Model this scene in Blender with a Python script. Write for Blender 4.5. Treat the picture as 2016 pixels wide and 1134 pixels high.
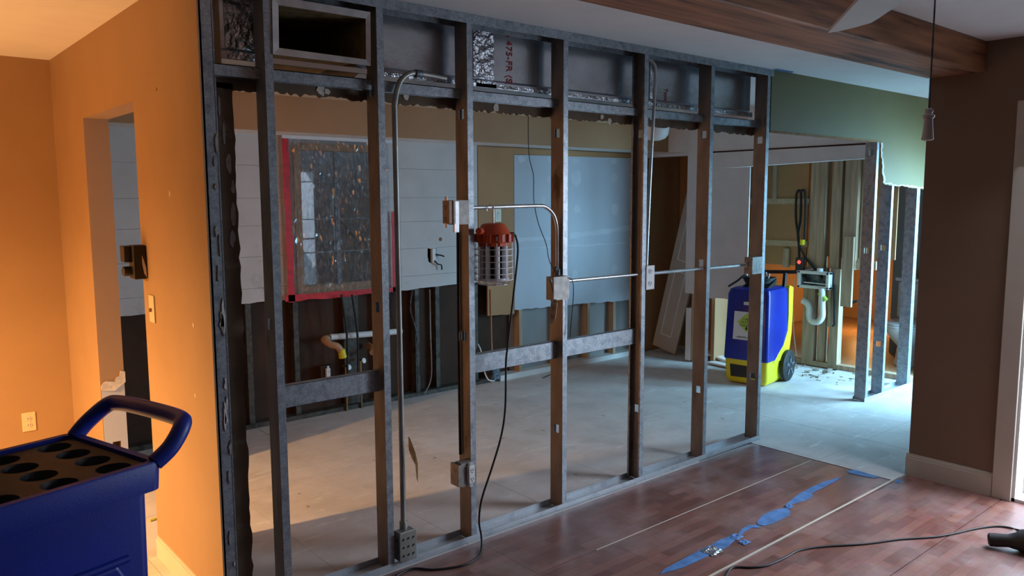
import bpy, bmesh, math, random
from mathutils import Vector, Matrix
random.seed(7)
S = bpy.context.scene
for o in list(bpy.data.objects): bpy.data.objects.remove(o, do_unlink=True)
C = S.collection

# ------------------------------------------------------------------ camera
F, YAW, PIT, ROL = 1550.4, 0.702614, 0.113950, -0.0037778
H = 1.655                                     # eye height
_fw = Vector((math.sin(YAW)*math.cos(PIT), math.cos(YAW)*math.cos(PIT), -math.sin(PIT)))
_r0 = Vector((math.cos(YAW), -math.sin(YAW), 0)); _u0 = _r0.cross(_fw)
_r = _r0*math.cos(ROL)+_u0*math.sin(ROL); _u = -_r0*math.sin(ROL)+_u0*math.cos(ROL)
cam = bpy.data.cameras.new('camera'); camo = bpy.data.objects.new('camera', cam); C.objects.link(camo)
cam.sensor_width = 36; cam.lens = F/2016*36; cam.clip_start = .05
m3 = Matrix((_r, _u, -_fw)).transposed()
camo.matrix_world = Matrix.Translation((0, 0, H)) @ m3.to_4x4()
S.camera = camo
def P(x, y, X=None, Y=None, Z=None):          # pixel + the plane the thing touches -> point
    d = _r*(x-1008)-_u*(y-567)+_fw*F
    t = X/d.x if X is not None else Y/d.y if Y is not None else (Z-H)/d.z
    return Vector((d.x*t, d.y*t, d.z*t+H))

# ------------------------------------------------------------------ light
S.view_settings.view_transform = 'Standard'; S.view_settings.look = 'None'
S.view_settings.exposure = -0.2; S.view_settings.gamma = 1
W = bpy.data.worlds.new('World'); S.world = W; W.use_nodes = True
bg = W.node_tree.nodes['Background']; bg.inputs[0].default_value = (.62, .82, 1, 1); bg.inputs[1].default_value = 4.0
def area(name, loc, target, sx, sy, power, col, spread=180):
    l = bpy.data.lights.new(name, 'AREA'); l.spread = math.radians(spread); l.shape = 'RECTANGLE'; l.size = sx; l.size_y = sy; l.energy = power; l.color = col
    o = bpy.data.objects.new(name, l); C.objects.link(o); o.location = loc
    o.rotation_euler = (Vector(target)-Vector(loc)).to_track_quat('-Z', 'Y').to_euler(); return o
def point(name, loc, power, col, rad=.05):
    l = bpy.data.lights.new(name, 'POINT'); l.energy = power; l.color = col; l.shadow_soft_size = rad
    o = bpy.data.objects.new(name, l); C.objects.link(o); o.location = loc; return o
area('daylight_patio_door_offscreen', (5.05, .75, 1.25), (3.5, 1.2, -.2), 1.2, 2.0, 90, (.78, .86, 1), 140)
area('daylight_hall_door_offscreen', (7.5, 1.66, 1.15), (6.3, 3.3, -.1), 1.4, 1.8, 190, (.33, .71, 1), 130)
def spot(name, loc, target, power, col, size, blend, rad):
    l = bpy.data.lights.new(name, 'SPOT'); l.energy = power; l.color = col; l.spot_size = size; l.spot_blend = blend; l.shadow_soft_size = rad
    o = bpy.data.objects.new(name, l); C.objects.link(o); o.location = loc
    o.rotation_euler = (Vector(target)-Vector(loc)).to_track_quat('-Z', 'Y').to_euler(); return o
spot('lamp_dining_offscreen', (-1.20, 4.12, 1.75), (-1.15, 4.12, 0), 1050, (1, .54, .20), math.radians(179), 1, .04)
point('lamp_bathroom_glow', (9.5, 4.50, .45), 26, (1, .50, .16), .06)

# ------------------------------------------------------------------ materials
def _n(nt, t, **k):
    n = nt.nodes.new(t)
    for a, b in k.items(): setattr(n, a, b)
    return n
def mat(name, col, rough=.6, metal=0, var=.12, scale=6, stretch=(1, 1, 1), col2=None, mix2=(.5, .6), scale2=4,
        bump=0, bscale=40, spec=.4, emit=None, vor=False, coat=0, alpha=None, trans=0):
    m = bpy.data.materials.new(name); m.use_nodes = True; nt = m.node_tree; b = nt.nodes['Principled BSDF']; L = nt.links
    b.inputs['Roughness'].default_value = rough; b.inputs['Metallic'].default_value = metal
    b.inputs['Specular IOR Level'].default_value = spec; b.inputs['Coat Weight'].default_value = coat
    geo = _n(nt, 'ShaderNodeNewGeometry'); mp = _n(nt, 'ShaderNodeMapping'); mp.inputs['Scale'].default_value = stretch
    L.new(geo.outputs['Position'], mp.inputs[0])
    if vor:
        tx = _n(nt, 'ShaderNodeTexVoronoi'); tx.inputs['Scale'].default_value = scale; fac = tx.outputs['Color']
    else:
        tx = _n(nt, 'ShaderNodeTexNoise'); tx.inputs['Scale'].default_value = scale; tx.inputs['Detail'].default_value = 5; fac = tx.outputs['Fac']
    L.new(mp.outputs[0], tx.inputs['Vector'])
    r = _n(nt, 'ShaderNodeValToRGB'); e = r.color_ramp.elements
    e[0].position, e[1].position = (.0, 1) if vor else (.32, .68)
    e[0].color = (*[max(0, c*(1-var)) for c in col], 1); e[1].color = (*[min(1, c*(1+var)) for c in col], 1)
    L.new(fac, r.inputs[0]); out = r.outputs[0]
    if col2:
        n2 = _n(nt, 'ShaderNodeTexNoise'); n2.inputs['Scale'].default_value = scale2; n2.inputs['Detail'].default_value = 8; n2.inputs['Roughness'].default_value = .65
        L.new(mp.outputs[0], n2.inputs['Vector'])
        r2 = _n(nt, 'ShaderNodeValToRGB'); r2.color_ramp.elements[0].position, r2.color_ramp.elements[1].position = mix2
        L.new(n2.outputs['Fac'], r2.inputs[0])
        mx = _n(nt, 'ShaderNodeMix', data_type='RGBA'); L.new(r2.outputs[0], mx.inputs[0]); L.new(out, mx.inputs[6]); mx.inputs[7].default_value = (*col2, 1)
        out = mx.outputs[2]
    L.new(out, b.inputs['Base Color'])
    if bump:
        nb = _n(nt, 'ShaderNodeTexNoise'); nb.inputs['Scale'].default_value = bscale; nb.inputs['Detail'].default_value = 3
        L.new(mp.outputs[0], nb.inputs['Vector']); bn = _n(nt, 'ShaderNodeBump'); bn.inputs['Strength'].default_value = bump; bn.inputs['Distance'].default_value = .01
        L.new(nb.outputs['Fac'], bn.inputs['Height']); L.new(bn.outputs[0], b.inputs['Normal'])
    if emit:
        b.inputs['Emission Color'].default_value = (*emit[0], 1); b.inputs['Emission Strength'].default_value = emit[1]
    if alpha is not None: b.inputs['Alpha'].default_value = alpha
    if trans: b.inputs['Transmission Weight'].default_value = trans
    return m
M = {}
M['tan'] = mat('tan wall paint', (.37, .24, .13), .62, var=.04, scale=3, bump=.06, bscale=120)
M['taupe'] = mat('taupe wall paint', (.22, .145, .095), .6, var=.05, scale=3, bump=.05, bscale=120)
M['olive'] = mat('olive wall paint', (.17, .145, .055), .6, var=.05, scale=2, bump=.05, bscale=120)
M['soffit'] = mat('brown soffit paint', (.40, .22, .105), .6, var=.06, scale=3)
M['white_ceil'] = mat('ceiling white', (.80, .80, .80), .8, var=.03, scale=4, bump=.05, bscale=90)
M['white'] = mat('white paint', (.72, .71, .70), .55, var=.05, scale=5)
M['cream'] = mat('cream trim paint', (.58, .54, .46), .45, var=.04, scale=5)
M['board'] = mat('white wallboard', (.58, .545, .53), .6, var=.06, scale=4, col2=(.40, .37, .36), mix2=(.62, .72), scale2=3)
M['gyp'] = mat('blue grey drywall', (.50, .54, .60), .7, var=.05, scale=2)
M['spackle'] = mat('white spackle', (.57, .61, .66), .75, var=.05)
M['paper'] = mat('brown drywall paper back', (.12, .082, .052), .8, var=.2, scale=9, col2=(.20, .16, .13), mix2=(.6, .7), scale2=6)
M['torn'] = mat('torn grey paper', (.30, .27, .25), .85, var=.2, scale=30)
M['gypsum'] = mat('broken gypsum edge', (.62, .58, .52), .9, var=.15, scale=50)
M['steel'] = mat('galvanized steel', (.33, .37, .41), .42, metal=.65, var=.22, scale=120, col2=(.15, .18, .21), mix2=(.44, .74), scale2=26)
M['steel_shaded'] = mat('shaded brown grey steel', (.085, .072, .06), .6, metal=.4, var=.3, scale=30, col2=(.03, .022, .016), mix2=(.5, .65), scale2=9)  # steel darkened in its colour to carry the shade on the rear framing
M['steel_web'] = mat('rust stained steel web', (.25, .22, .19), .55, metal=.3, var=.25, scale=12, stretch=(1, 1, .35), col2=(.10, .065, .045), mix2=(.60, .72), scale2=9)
M['steel_dark'] = mat('dark galvanized steel', (.15, .18, .21), .5, metal=.6, var=.45, scale=45, col2=(.05, .065, .08), mix2=(.45, .62), scale2=30)
M['emt'] = mat('conduit steel', (.55, .56, .57), .33, metal=.85, var=.15, scale=20)
M['emt_old'] = mat('old grey conduit', (.30, .30, .28), .45, metal=.7, var=.2, scale=10)
M['boxsteel'] = mat('junction box steel', (.27, .255, .24), .5, metal=.6, var=.25, scale=25)
M['almond'] = mat('aged outlet plastic', (.42, .27, .17), .45, var=.12, scale=30)
M['ivory'] = mat('ivory plastic', (.66, .56, .38), .4, var=.03)
M['black'] = mat('black plastic', (.012, .012, .014), .45, var=.2, scale=20)
M['tray'] = mat('worn black tray', (.028, .028, .028), .55, var=.25, scale=15)
M['rubber'] = mat('black rubber', (.014, .014, .015), .6, var=.2, scale=20)
M['hole'] = mat('dark cavity', (.004, .004, .004), .9, var=.1)
M['blue'] = mat('blue moulded plastic', (.004, .019, .24), .42, var=.12, scale=5, bump=.04, bscale=160)
M['blue2'] = mat('royal blue plastic', (.006, .022, .27), .3, var=.1, scale=5)
M['yellow'] = mat('yellow plastic', (.72, .60, .02), .4, var=.06, scale=6)
M['redorange'] = mat('orange red housing', (.56, .075, .018), .42, var=.12, scale=12)
M['wire_white'] = mat('white coated wire', (.72, .70, .69), .4, var=.05)
M['led'] = mat('frosted light tube', (.66, .66, .70), .3, var=.05)
M['red'] = mat('red tape', (.55, .006, .012), .38, var=.2, scale=25, bump=.15, bscale=60)
M['bluetape'] = mat('blue painter tape', (.09, .21, .46), .6, var=.22, scale=18, bump=.2, bscale=50)
M['brownwall'] = mat('dark sheathing', (.052, .020, .008), .8, var=.25, scale=5)
M['lumber'] = mat('framing lumber', (.42, .31, .21), .7, var=.25, scale=5, stretch=(6, 6, .5), col2=(.14, .09, .05), mix2=(.70, .74), scale2=5)
M['lumber_h'] = mat('framing lumber laid flat', (.52, .38, .24), .7, var=.15, scale=5, stretch=(.6, 6, 6))
M['ply'] = mat('orange brown board', (.42, .225, .10), .7, var=.07, scale=3)
M['pvc'] = mat('white pvc', (.74, .74, .74), .35, var=.04)
M['pvc_old'] = mat('stained pvc', (.42, .24, .13), .5, var=.2, scale=15)
M['brass'] = mat('dull brass', (.30, .22, .12), .4, metal=.7, var=.2)
M['ceramic'] = mat('toilet ceramic', (.55, .57, .60), .18, var=.03, spec=.5)
M['greywall'] = mat('grey bathroom wall', (.24, .27, .28), .7, var=.06, scale=2)
M['door'] = mat('beige hollow door', (.42, .37, .32), .55, var=.06, scale=4)
M['fan'] = mat('pale fan blade', (.62, .67, .68), .45, var=.04)
M['chrome'] = mat('bright wire', (.75, .73, .68), .25, metal=.9, var=.05)
M['label'] = mat('white label sheet', (.66, .69, .72), .5, var=.03)
M['diamond'] = mat('lime diamond print', (.42, .62, .09), .5, var=.04)
M['ink'] = mat('black print', (.01, .015, .012), .6, var=.1)
M['green_ink'] = mat('dark green print', (.01, .07, .05), .6, var=.1)
M['red_ink'] = mat('red stencil print', (.42, .02, .05), .6, var=.1)
M['leaf'] = mat('brown torn paper', (.26, .12, .035), .8, var=.25, scale=20)
M['glow_red'] = mat('lit red indicator', (.8, .02, .02), .3, emit=((1, .03, .02), 6))
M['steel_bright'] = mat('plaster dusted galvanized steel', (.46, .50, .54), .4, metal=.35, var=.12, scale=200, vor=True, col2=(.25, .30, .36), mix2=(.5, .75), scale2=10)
M['dimgrey'] = mat('grey wallboard paper', (.33, .31, .30), .8, var=.08, scale=3)
M['rubble'] = mat('grey brown rubble', (.30, .26, .22), .9, var=.3, scale=30)
M['out'] = mat('dark outdoor grey', (.16, .165, .175), .8, var=.2, scale=3)
M['outlit'] = mat('added pale sheet', (.55, .60, .62), .8, var=.1, scale=3)
M['insul'] = mat('yellow duct liner', (.18, .125, .05), .9, var=.3, scale=20, bump=.3)
M['woodfloor'] = mat('bathroom wood floor', (.36, .22, .12), .5, var=.15, scale=4, stretch=(1, 8, 1))

def beam_mat():
    m = mat('rough red brown beam', (.30, .13, .062), .62, var=.42, scale=5, stretch=(.35, 5, 5), col2=(.05, .02, .012), mix2=(.55, .66), scale2=2.6, bump=.35, bscale=8)
    return m
M['beam'] = beam_mat()

def foil_mat(name, crink):
    m = mat(name, (.55, .58, .63), .27, metal=.92, var=.12, scale=5)
    nt = m.node_tree; b = nt.nodes['Principled BSDF']
    v = _n(nt, 'ShaderNodeTexNoise'); v.inputs['Scale'].default_value = 26 if crink > .3 else 9; v.inputs['Detail'].default_value = 4
    g = _n(nt, 'ShaderNodeNewGeometry'); nt.links.new(g.outputs['Position'], v.inputs['Vector'])
    bn = _n(nt, 'ShaderNodeBump'); bn.inputs['Strength'].default_value = crink; bn.inputs['Distance'].default_value = .03
    nt.links.new(v.outputs['Fac'], bn.inputs['Height']); nt.links.new(bn.outputs[0], b.inputs['Normal']); return m
M['foil'] = foil_mat('foil duct board', .10); M['foil_crinkled'] = foil_mat('crinkled foil tape', .9)

def laminate():
    m = bpy.data.materials.new('red laminate'); m.use_nodes = True; nt = m.node_tree; L = nt.links; b = nt.nodes['Principled BSDF']
    g = _n(nt, 'ShaderNodeNewGeometry'); br = _n(nt, 'ShaderNodeTexBrick'); br.offset = .37; br.offset_frequency = 2
    L.new(g.outputs['Position'], br.inputs['Vector']); br.inputs['Scale'].default_value = 1
    br.inputs['Color1'].default_value = (.145, .056, .043, 1); br.inputs['Color2'].default_value = (.255, .115, .09, 1); br.inputs['Mortar'].default_value = (.08, .025, .016, 1)
    br.inputs['Mortar Size'].default_value = .0007; br.inputs['Brick Width'].default_value = .234; br.inputs['Row Height'].default_value = .051; br.inputs['Bias'].default_value = -.05
    mp = _n(nt, 'ShaderNodeMapping'); mp.inputs['Scale'].default_value = (1.2, 14, 1); L.new(g.outputs['Position'], mp.inputs[0])
    n = _n(nt, 'ShaderNodeTexNoise'); n.inputs['Scale'].default_value = 5; n.inputs['Detail'].default_value = 6; L.new(mp.outputs[0], n.inputs['Vector'])
    mx = _n(nt, 'ShaderNodeMix', data_type='RGBA', blend_type='OVERLAY'); mx.inputs[0].default_value = .35
    L.new(br.outputs['Color'], mx.inputs[6]); L.new(n.outputs['Color'], mx.inputs[7])
    n2 = _n(nt, 'ShaderNodeTexNoise'); n2.inputs['Scale'].default_value = 2.6; n2.inputs['Detail'].default_value = 8; n2.inputs['Roughness'].default_value = .7
    L.new(g.outputs['Position'], n2.inputs['Vector']); r = _n(nt, 'ShaderNodeValToRGB'); r.color_ramp.elements[0].position = .46; r.color_ramp.elements[1].position = .95
    L.new(n2.outputs['Fac'], r.inputs[0]); m2 = _n(nt, 'ShaderNodeMix', data_type='RGBA'); L.new(r.outputs[0], m2.inputs[0]); L.new(mx.outputs[2], m2.inputs[6]); m2.inputs[7].default_value = (.36, .29, .29, 1)
    L.new(m2.outputs[2], b.inputs['Base Color'])
    mr = _n(nt, 'ShaderNodeMapRange'); b.inputs['Coat Weight'].default_value = .35; b.inputs['Coat Roughness'].default_value = .3; mr.inputs['To Min'].default_value = .28; mr.inputs['To Max'].default_value = .5; L.new(n2.outputs['Fac'], mr.inputs['Value']); L.new(mr.outputs[0], b.inputs['Roughness'])
    return m
M['laminate'] = laminate()

def dusty():
    m = mat('dusty grey tile', (.62, .585, .57), .72, var=.08, scale=2.2, col2=(.47, .44, .42), mix2=(.46, .78), scale2=3.5)
    nt = m.node_tree; L = nt.links; b = nt.nodes['Principled BSDF']; src = b.inputs['Base Color'].links[0].from_socket
    g = _n(nt, 'ShaderNodeNewGeometry'); mp = _n(nt, 'ShaderNodeMapping'); mp.inputs['Scale'].default_value = (1.4, 6, 1); mp.inputs['Rotation'].default_value = (0, 0, .12); L.new(g.outputs['Position'], mp.inputs[0])
    n = _n(nt, 'ShaderNodeTexNoise'); n.inputs['Scale'].default_value = 2.3; n.inputs['Detail'].default_value = 9; n.inputs['Roughness'].default_value = .72; L.new(mp.outputs[0], n.inputs['Vector'])
    r = _n(nt, 'ShaderNodeValToRGB'); r.color_ramp.elements[0].position = .565; r.color_ramp.elements[1].position = .64; L.new(n.outputs['Fac'], r.inputs[0])
    mx = _n(nt, 'ShaderNodeMix', data_type='RGBA'); mx.inputs[7].default_value = (.70, .69, .67, 1); L.new(r.outputs[0], mx.inputs[0]); L.new(src, mx.inputs[6]); L.new(mx.outputs[2], b.inputs['Base Color'])
    return m
M['tile'] = dusty()
M['mortar'] = mat('pale mortar dust', (.60, .58, .56), .9, var=.15, scale=30)

def plastic_sheet():
    m = bpy.data.materials.new('clear plastic sheeting'); m.use_nodes = True; nt = m.node_tree; L = nt.links
    for n in list(nt.nodes): nt.nodes.remove(n)
    o = _n(nt, 'ShaderNodeOutputMaterial'); t = _n(nt, 'ShaderNodeBsdfTransparent'); t.inputs[0].default_value = (.82, .85, .88, 1)
    gl = _n(nt, 'ShaderNodeBsdfGlossy'); gl.inputs['Roughness'].default_value = .26
    d = _n(nt, 'ShaderNodeBsdfDiffuse'); d.inputs[0].default_value = (.55, .57, .6, 1)
    g = _n(nt, 'ShaderNodeNewGeometry'); mp = _n(nt, 'ShaderNodeMapping'); mp.inputs['Scale'].default_value = (1.6, 1, .6); L.new(g.outputs['Position'], mp.inputs[0]); v = _n(nt, 'ShaderNodeTexVoronoi', feature='DISTANCE_TO_EDGE'); v.inputs['Scale'].default_value = 22; L.new(mp.outputs[0], v.inputs['Vector'])
    bn = _n(nt, 'ShaderNodeBump'); bn.inputs['Strength'].default_value = 1; bn.inputs['Distance'].default_value = .06; L.new(v.outputs['Distance'], bn.inputs['Height']); L.new(bn.outputs[0], gl.inputs['Normal'])
    a = _n(nt, 'ShaderNodeMixShader'); a.inputs[0].default_value = .22; L.new(t.outputs[0], a.inputs[1]); L.new(gl.outputs[0], a.inputs[2])
    c = _n(nt, 'ShaderNodeMixShader'); c.inputs[0].default_value = .07; L.new(a.outputs[0], c.inputs[1]); L.new(d.outputs[0], c.inputs[2]); L.new(c.outputs[0], o.inputs[0]); return m
M['sheet'] = plastic_sheet()
def glass():
    m = bpy.data.materials.new('window glass'); m.use_nodes = True; nt = m.node_tree; L = nt.links
    for n in list(nt.nodes): nt.nodes.remove(n)
    o = _n(nt, 'ShaderNodeOutputMaterial'); t = _n(nt, 'ShaderNodeBsdfTransparent'); gl = _n(nt, 'ShaderNodeBsdfGlossy'); gl.inputs['Roughness'].default_value = .02
    t.inputs[0].default_value = (.9, .93, .95, 1); a = _n(nt, 'ShaderNodeMixShader'); a.inputs[0].default_value = .05; L.new(t.outputs[0], a.inputs[1]); L.new(gl.outputs[0], a.inputs[2]); L.new(a.outputs[0], o.inputs[0]); return m
M['glass'] = glass()

# ------------------------------------------------------------------ mesh helpers
def tag(o, label=None, cat=None, group=None, kind=None):
    if label: o['label'] = label
    if cat: o['category'] = cat
    if group: o['group'] = group
    if kind: o['kind'] = kind
    return o
def thing(name, label, cat, loc=(0, 0, 0), group=None):
    o = bpy.data.objects.new(name, None); C.objects.link(o); o.location = loc; o.empty_display_size = .05
    return tag(o, label, cat, group)
STUFF = ('slots', 'knockout', 'socket_face', 'wheel_spoke', 'lug')      # pieces too small to pick apart in the photo
class MB:
    def __init__(s): s.v, s.f, s.m = [], [], []
    def add(s, vs, fs, mi=0):
        b = len(s.v); s.v += [tuple(v) for v in vs]; s.f += [tuple(i+b for i in f) for f in fs]; s.m += [mi]*len(fs); return s
    def box(s, x0, x1, y0, y1, z0, z1, mi=0):
        return s.add([(x, y, z) for x in (x0, x1) for y in (y0, y1) for z in (z0, z1)],
                     [(0, 1, 3, 2), (4, 6, 7, 5), (0, 4, 5, 1), (2, 3, 7, 6), (0, 2, 6, 4), (1, 5, 7, 3)], mi)
    def obox(s, c, ax, ay, az, mi=0):          # oriented box: half vectors
        c = Vector(c); vs = [c+ax*i+ay*j+az*k for i in (-1, 1) for j in (-1, 1) for k in (-1, 1)]
        return s.add(vs, [(0, 1, 3, 2), (4, 6, 7, 5), (0, 4, 5, 1), (2, 3, 7, 6), (0, 2, 6, 4), (1, 5, 7, 3)], mi)
    def bar(s, a, b, w, h, up=(0, 0, 1), mi=0):
        a, b = Vector(a), Vector(b); d = (b-a); n = d.normalized(); sd = n.cross(Vector(up)); 
        if sd.length < 1e-4: sd = n.cross(Vector((1, 0, 0)))
        sd.normalize(); u = sd.cross(n); return s.obox((a+b)/2, d/2, sd*w/2, u*h/2, mi)
    def prism(s, poly, off, mi=0):             # 3D polygon extruded by a vector
        n = len(poly); off = Vector(off); a = [Vector(p) for p in poly]; 
        return s.add(a+[p+off for p in a], [tuple(range(n)), tuple(range(2*n-1, n-1, -1))]+[(i, i+n, (i+1) % n+n, (i+1) % n) for i in range(n)], mi)
    def tube(s, pts, r, n=8, mi=0, cap=True):
        pts = [Vector(p) for p in pts]; rr = r if isinstance(r, (list, tuple)) else [r]*len(pts); rings = []
        t0 = (pts[1]-pts[0]).normalized(); nx = t0.orthogonal().normalized()
        for i, p in enumerate(pts):
            t = (pts[min(i+1, len(pts)-1)]-pts[max(i-1, 0)]).normalized()
            nx = (nx-t*nx.dot(t)).normalized(); ny = t.cross(nx)
            rings.append([p+(nx*math.cos(2*math.pi*k/n)+ny*math.sin(2*math.pi*k/n))*rr[i] for k in range(n)])
        vs = [v for rg in rings for v in rg]; fs = []
        for i in range(len(pts)-1):
            for k in range(n): fs.append((i*n+k, i*n+(k+1) % n, (i+1)*n+(k+1) % n, (i+1)*n+k))
        if cap: fs += [tuple(range(n-1, -1, -1)), tuple(range((len(pts)-1)*n, len(pts)*n))]
        return s.add(vs, fs, mi)
    def lathe(s, prof, c, n=20, axis=(0, 0, 1), mi=0, cap=True):   # prof: (radius, height)
        ax = Vector(axis).normalized(); a = ax.orthogonal().normalized(); b = ax.cross(a); c = Vector(c); vs = []
        for (r, h) in prof:
            vs += [c+ax*h+(a*math.cos(2*math.pi*k/n)+b*math.sin(2*math.pi*k/n))*max(r, 1e-4) for k in range(n)]
        fs = [(i*n+k, i*n+(k+1) % n, (i+1)*n+(k+1) % n, (i+1)*n+k) for i in range(len(prof)-1) for k in range(n)]
        if cap: fs += [tuple(range(n-1, -1, -1)), tuple(range((len(prof)-1)*n, len(prof)*n))]
        return s.add(vs, fs, mi)
    def build(s, name, mats, parent=None, smooth=0, bevel=0, seg=2):
        me = bpy.data.meshes.new(name); loc = parent.matrix_basis.translation if parent else Vector((0, 0, 0))
        p = parent; off = Vector((0, 0, 0))
        while p: off += p.location; p = p.parent
        me.from_pydata([tuple(Vector(v)-off) for v in s.v], [], s.f)
        for k in (mats if isinstance(mats, (list, tuple)) else [mats]): me.materials.append(M[k])
        me.polygons.foreach_set('material_index', s.m)
        bm = bmesh.new(); bm.from_mesh(me); bmesh.ops.recalc_face_normals(bm, faces=bm.faces); bm.to_mesh(me); bm.free()
        if smooth:
            me.polygons.foreach_set('use_smooth', [True]*len(me.polygons)); me.set_sharp_from_angle(angle=math.radians(smooth))
        o = bpy.data.objects.new(name, me); C.objects.link(o); o.parent = parent
        if name in STUFF: o['kind'] = 'stuff'
        if bevel:
            b = o.modifiers.new('bevel', 'BEVEL'); b.width = bevel; b.segments = seg; b.limit_method = 'ANGLE'; b.angle_limit = math.radians(40)
        return o
def base(o):        # put the origin of a one-mesh thing at its base centre
    me = o.data; xs = [v.co for v in me.vertices]; c = Vector(((min(v.x for v in xs)+max(v.x for v in xs))/2, (min(v.y for v in xs)+max(v.y for v in xs))/2, min(v.z for v in xs)))
    me.transform(Matrix.Translation(-c)); o.location = o.location+c; return o
def one(mb, name, mats, label, cat, group=None, smooth=0, bevel=0, seg=2):
    return base(tag(mb.build(name, mats, None, smooth, bevel, seg), label, cat, group))
def struct(mb, name, mats, parent=None, smooth=0, bevel=0):
    o = mb.build(name, mats, parent, smooth, bevel)
    if not parent: o['kind'] = 'structure'
    return o
def spline(pts, n=8):
    pts = [Vector(p) for p in pts]; out = []
    for i in range(len(pts)-1):
        p0 = pts[max(i-1, 0)]; p1 = pts[i]; p2 = pts[i+1]; p3 = pts[min(i+2, len(pts)-1)]
        for k in range(n):
            t = k/n; out.append(.5*((2*p1)+(p2-p0)*t+(2*p0-5*p1+4*p2-p3)*t*t+(3*p1-p0-3*p2+p3)*t**3))
    return out+[pts[-1]]
def jag(a, b, n, amp, rnd=random):              # ragged line between two 2D points
    out = []
    for i in range(n+1):
        t = i/n; x = a[0]+(b[0]-a[0])*t; y = a[1]+(b[1]-a[1])*t; L = math.hypot(b[0]-a[0], b[1]-a[1])
        k = rnd.uniform(-amp, amp) if 0 < i < n else 0
        out.append((x-(b[1]-a[1])/L*k, y+(b[0]-a[0])/L*k))
    return out
def text(body, size, loc, rot, matk, parent, name='lettering', depth=.0006, align='CENTER', sx=1):
    cu = bpy.data.curves.new(name, 'FONT'); cu.body = body; cu.size = size; cu.extrude = depth; cu.align_x = align; cu.align_y = 'CENTER'
    tmp = bpy.data.objects.new(name, cu); C.objects.link(tmp); dg = bpy.context.evaluated_depsgraph_get(); me = bpy.data.meshes.new_from_object(tmp.evaluated_get(dg))
    bpy.data.objects.remove(tmp, do_unlink=True); me.materials.clear(); me.materials.append(M[matk])
    mw = Matrix.Translation(loc) @ rot.to_4x4() @ Matrix.Diagonal((sx, 1, 1, 1)); p = parent; off = Vector((0, 0, 0))
    while p: off += p.location; p = p.parent
    me.transform(Matrix.Translation(-off) @ mw); o = bpy.data.objects.new(name, me); C.objects.link(o); o.parent = parent; return o
def basis(x, y):                                # rotation with given text-right and text-up
    x = Vector(x).normalized(); y = Vector(y).normalized(); return Matrix((x, y, x.cross(y))).transposed()

D, D2, CZ = 2.917, 3.009, 2.48                  # stud face, stud back, ceiling
XW, XW2 = 1.012, 1.135                          # partition with the doorway
YB = 5.45; XR = 4.752; XK = 6.42

# ------------------------------------------------------------------ room shell
fl = struct(MB().box(-3, XR, -2.4, 2.905, -.12, -.012).box(XR, 4.9, .2, 1.5, -.12, -.012), 'floor', 'laminate')
px = [2.232+.4685*k for k in range(-4, 6)]; py = [2.460-.51*k for k in range(-1, 5)]
panel_cache = {}
for i in range(len(px)):
    for j in range(len(py)-1):
        x0, x1 = px[i], px[i]+.4685; y1, y0 = py[j], py[j+1]
        x1c = min(x1, 4.585 if y0 > 1.9 else XR-.002); y1c = min(y1, 2.898)
        if x0 >= x1c-.02: continue
        wide = .004
        struct(MB().box(x0+.0004, x1c-.0004, y0+wide, y1c-.001, -.012, random.uniform(-.0004, .0)), 'laminate_panel', 'laminate', fl)
kf = struct(MB().box(-3, 7.3, 2.905, 5.56, -.12, -.012).box(4.585, 8.6, 1.95, 2.905, -.12, -.012), 'floor_kitchen', 'mortar')
tx = [2.18+.61*k for k in range(-7, 11)]; ty = [3.045+.61*k for k in range(-2, 5)]
for x0 in tx:
    for y0 in ty:
        x1, y1 = x0+.61, y0+.61
        a0, a1, b0, b1 = max(x0, -2.9), min(x1, 7.2), max(y0, 1.96), min(y1, 5.5)
        if b0 < 2.906:
            if a1 < 4.6: b0 = 2.908
            elif a0 < 4.587: a0 = 4.587
        if a1-a0 < .02 or b1-b0 < .02 or (a0 > 6.3 and b0 > 3.3): continue
        struct(MB().box(a0+.0012, a1-.0012, b0+.0012, b1-.0012, -.012, random.uniform(-.0015, 0)), 'floor_tile', 'tile', kf)
struct(MB().box(7.3, 11, 2.9, 5.6, -.12, -.004), 'floor_bathroom', 'woodfloor')
struct(MB().box(-3, 11, -2.4, 5.6, CZ, CZ+.12), 'ceiling', 'white_ceil')
# partition with the doorway
DY0, DY1, DH = 3.762, 4.70, 2.083
wp = struct(MB().box(XW, XW2, 3.03, DY0, 0, CZ).box(XW, XW+.013, D, 3.03, 0, CZ).box(XW, XW2, DY1+.07, YB, 0, CZ).box(XW, 1.055, DY1, DY1+.07, 0, CZ).box(1.098, XW2, DY1, DY1+.07, 0, CZ).box(1.055, 1.098, DY1, DY1+.07, 0, .25).box(1.055, 1.098, DY1, DY1+.07, .31, CZ).box(XW, XW2, DY0, DY1, DH, CZ), 'wall_partition', 'tan')
struct(MB().box(XW-.012, XW, 2.93, DY0-.01, 0, .088).box(XW-.007, XW, 2.93, DY0-.01, .088, .098), 'baseboard_partition', 'cream')
# outer wall of dining side and far wall
wb = struct(MB().box(-3, XW2, YB, YB+.12, 0, CZ).box(XW2, 7.3, YB+.02, YB+.12, 2.1, CZ), 'wall_back', 'tan')
struct(MB().box(-3.1, -3, -2.4, 5.56, 0, CZ), 'wall_left', 'tan')
struct(MB().box(-3, .34, 3.08, 3.2, 0, CZ), 'lamp_block_wall', 'tan')  # added unseen wall, keeps the dining lamp's warm light off the right wall
struct(MB().box(-3.1, XR+.13, -2.5, -2.4, 0, CZ), 'wall_rear', 'tan')
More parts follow.
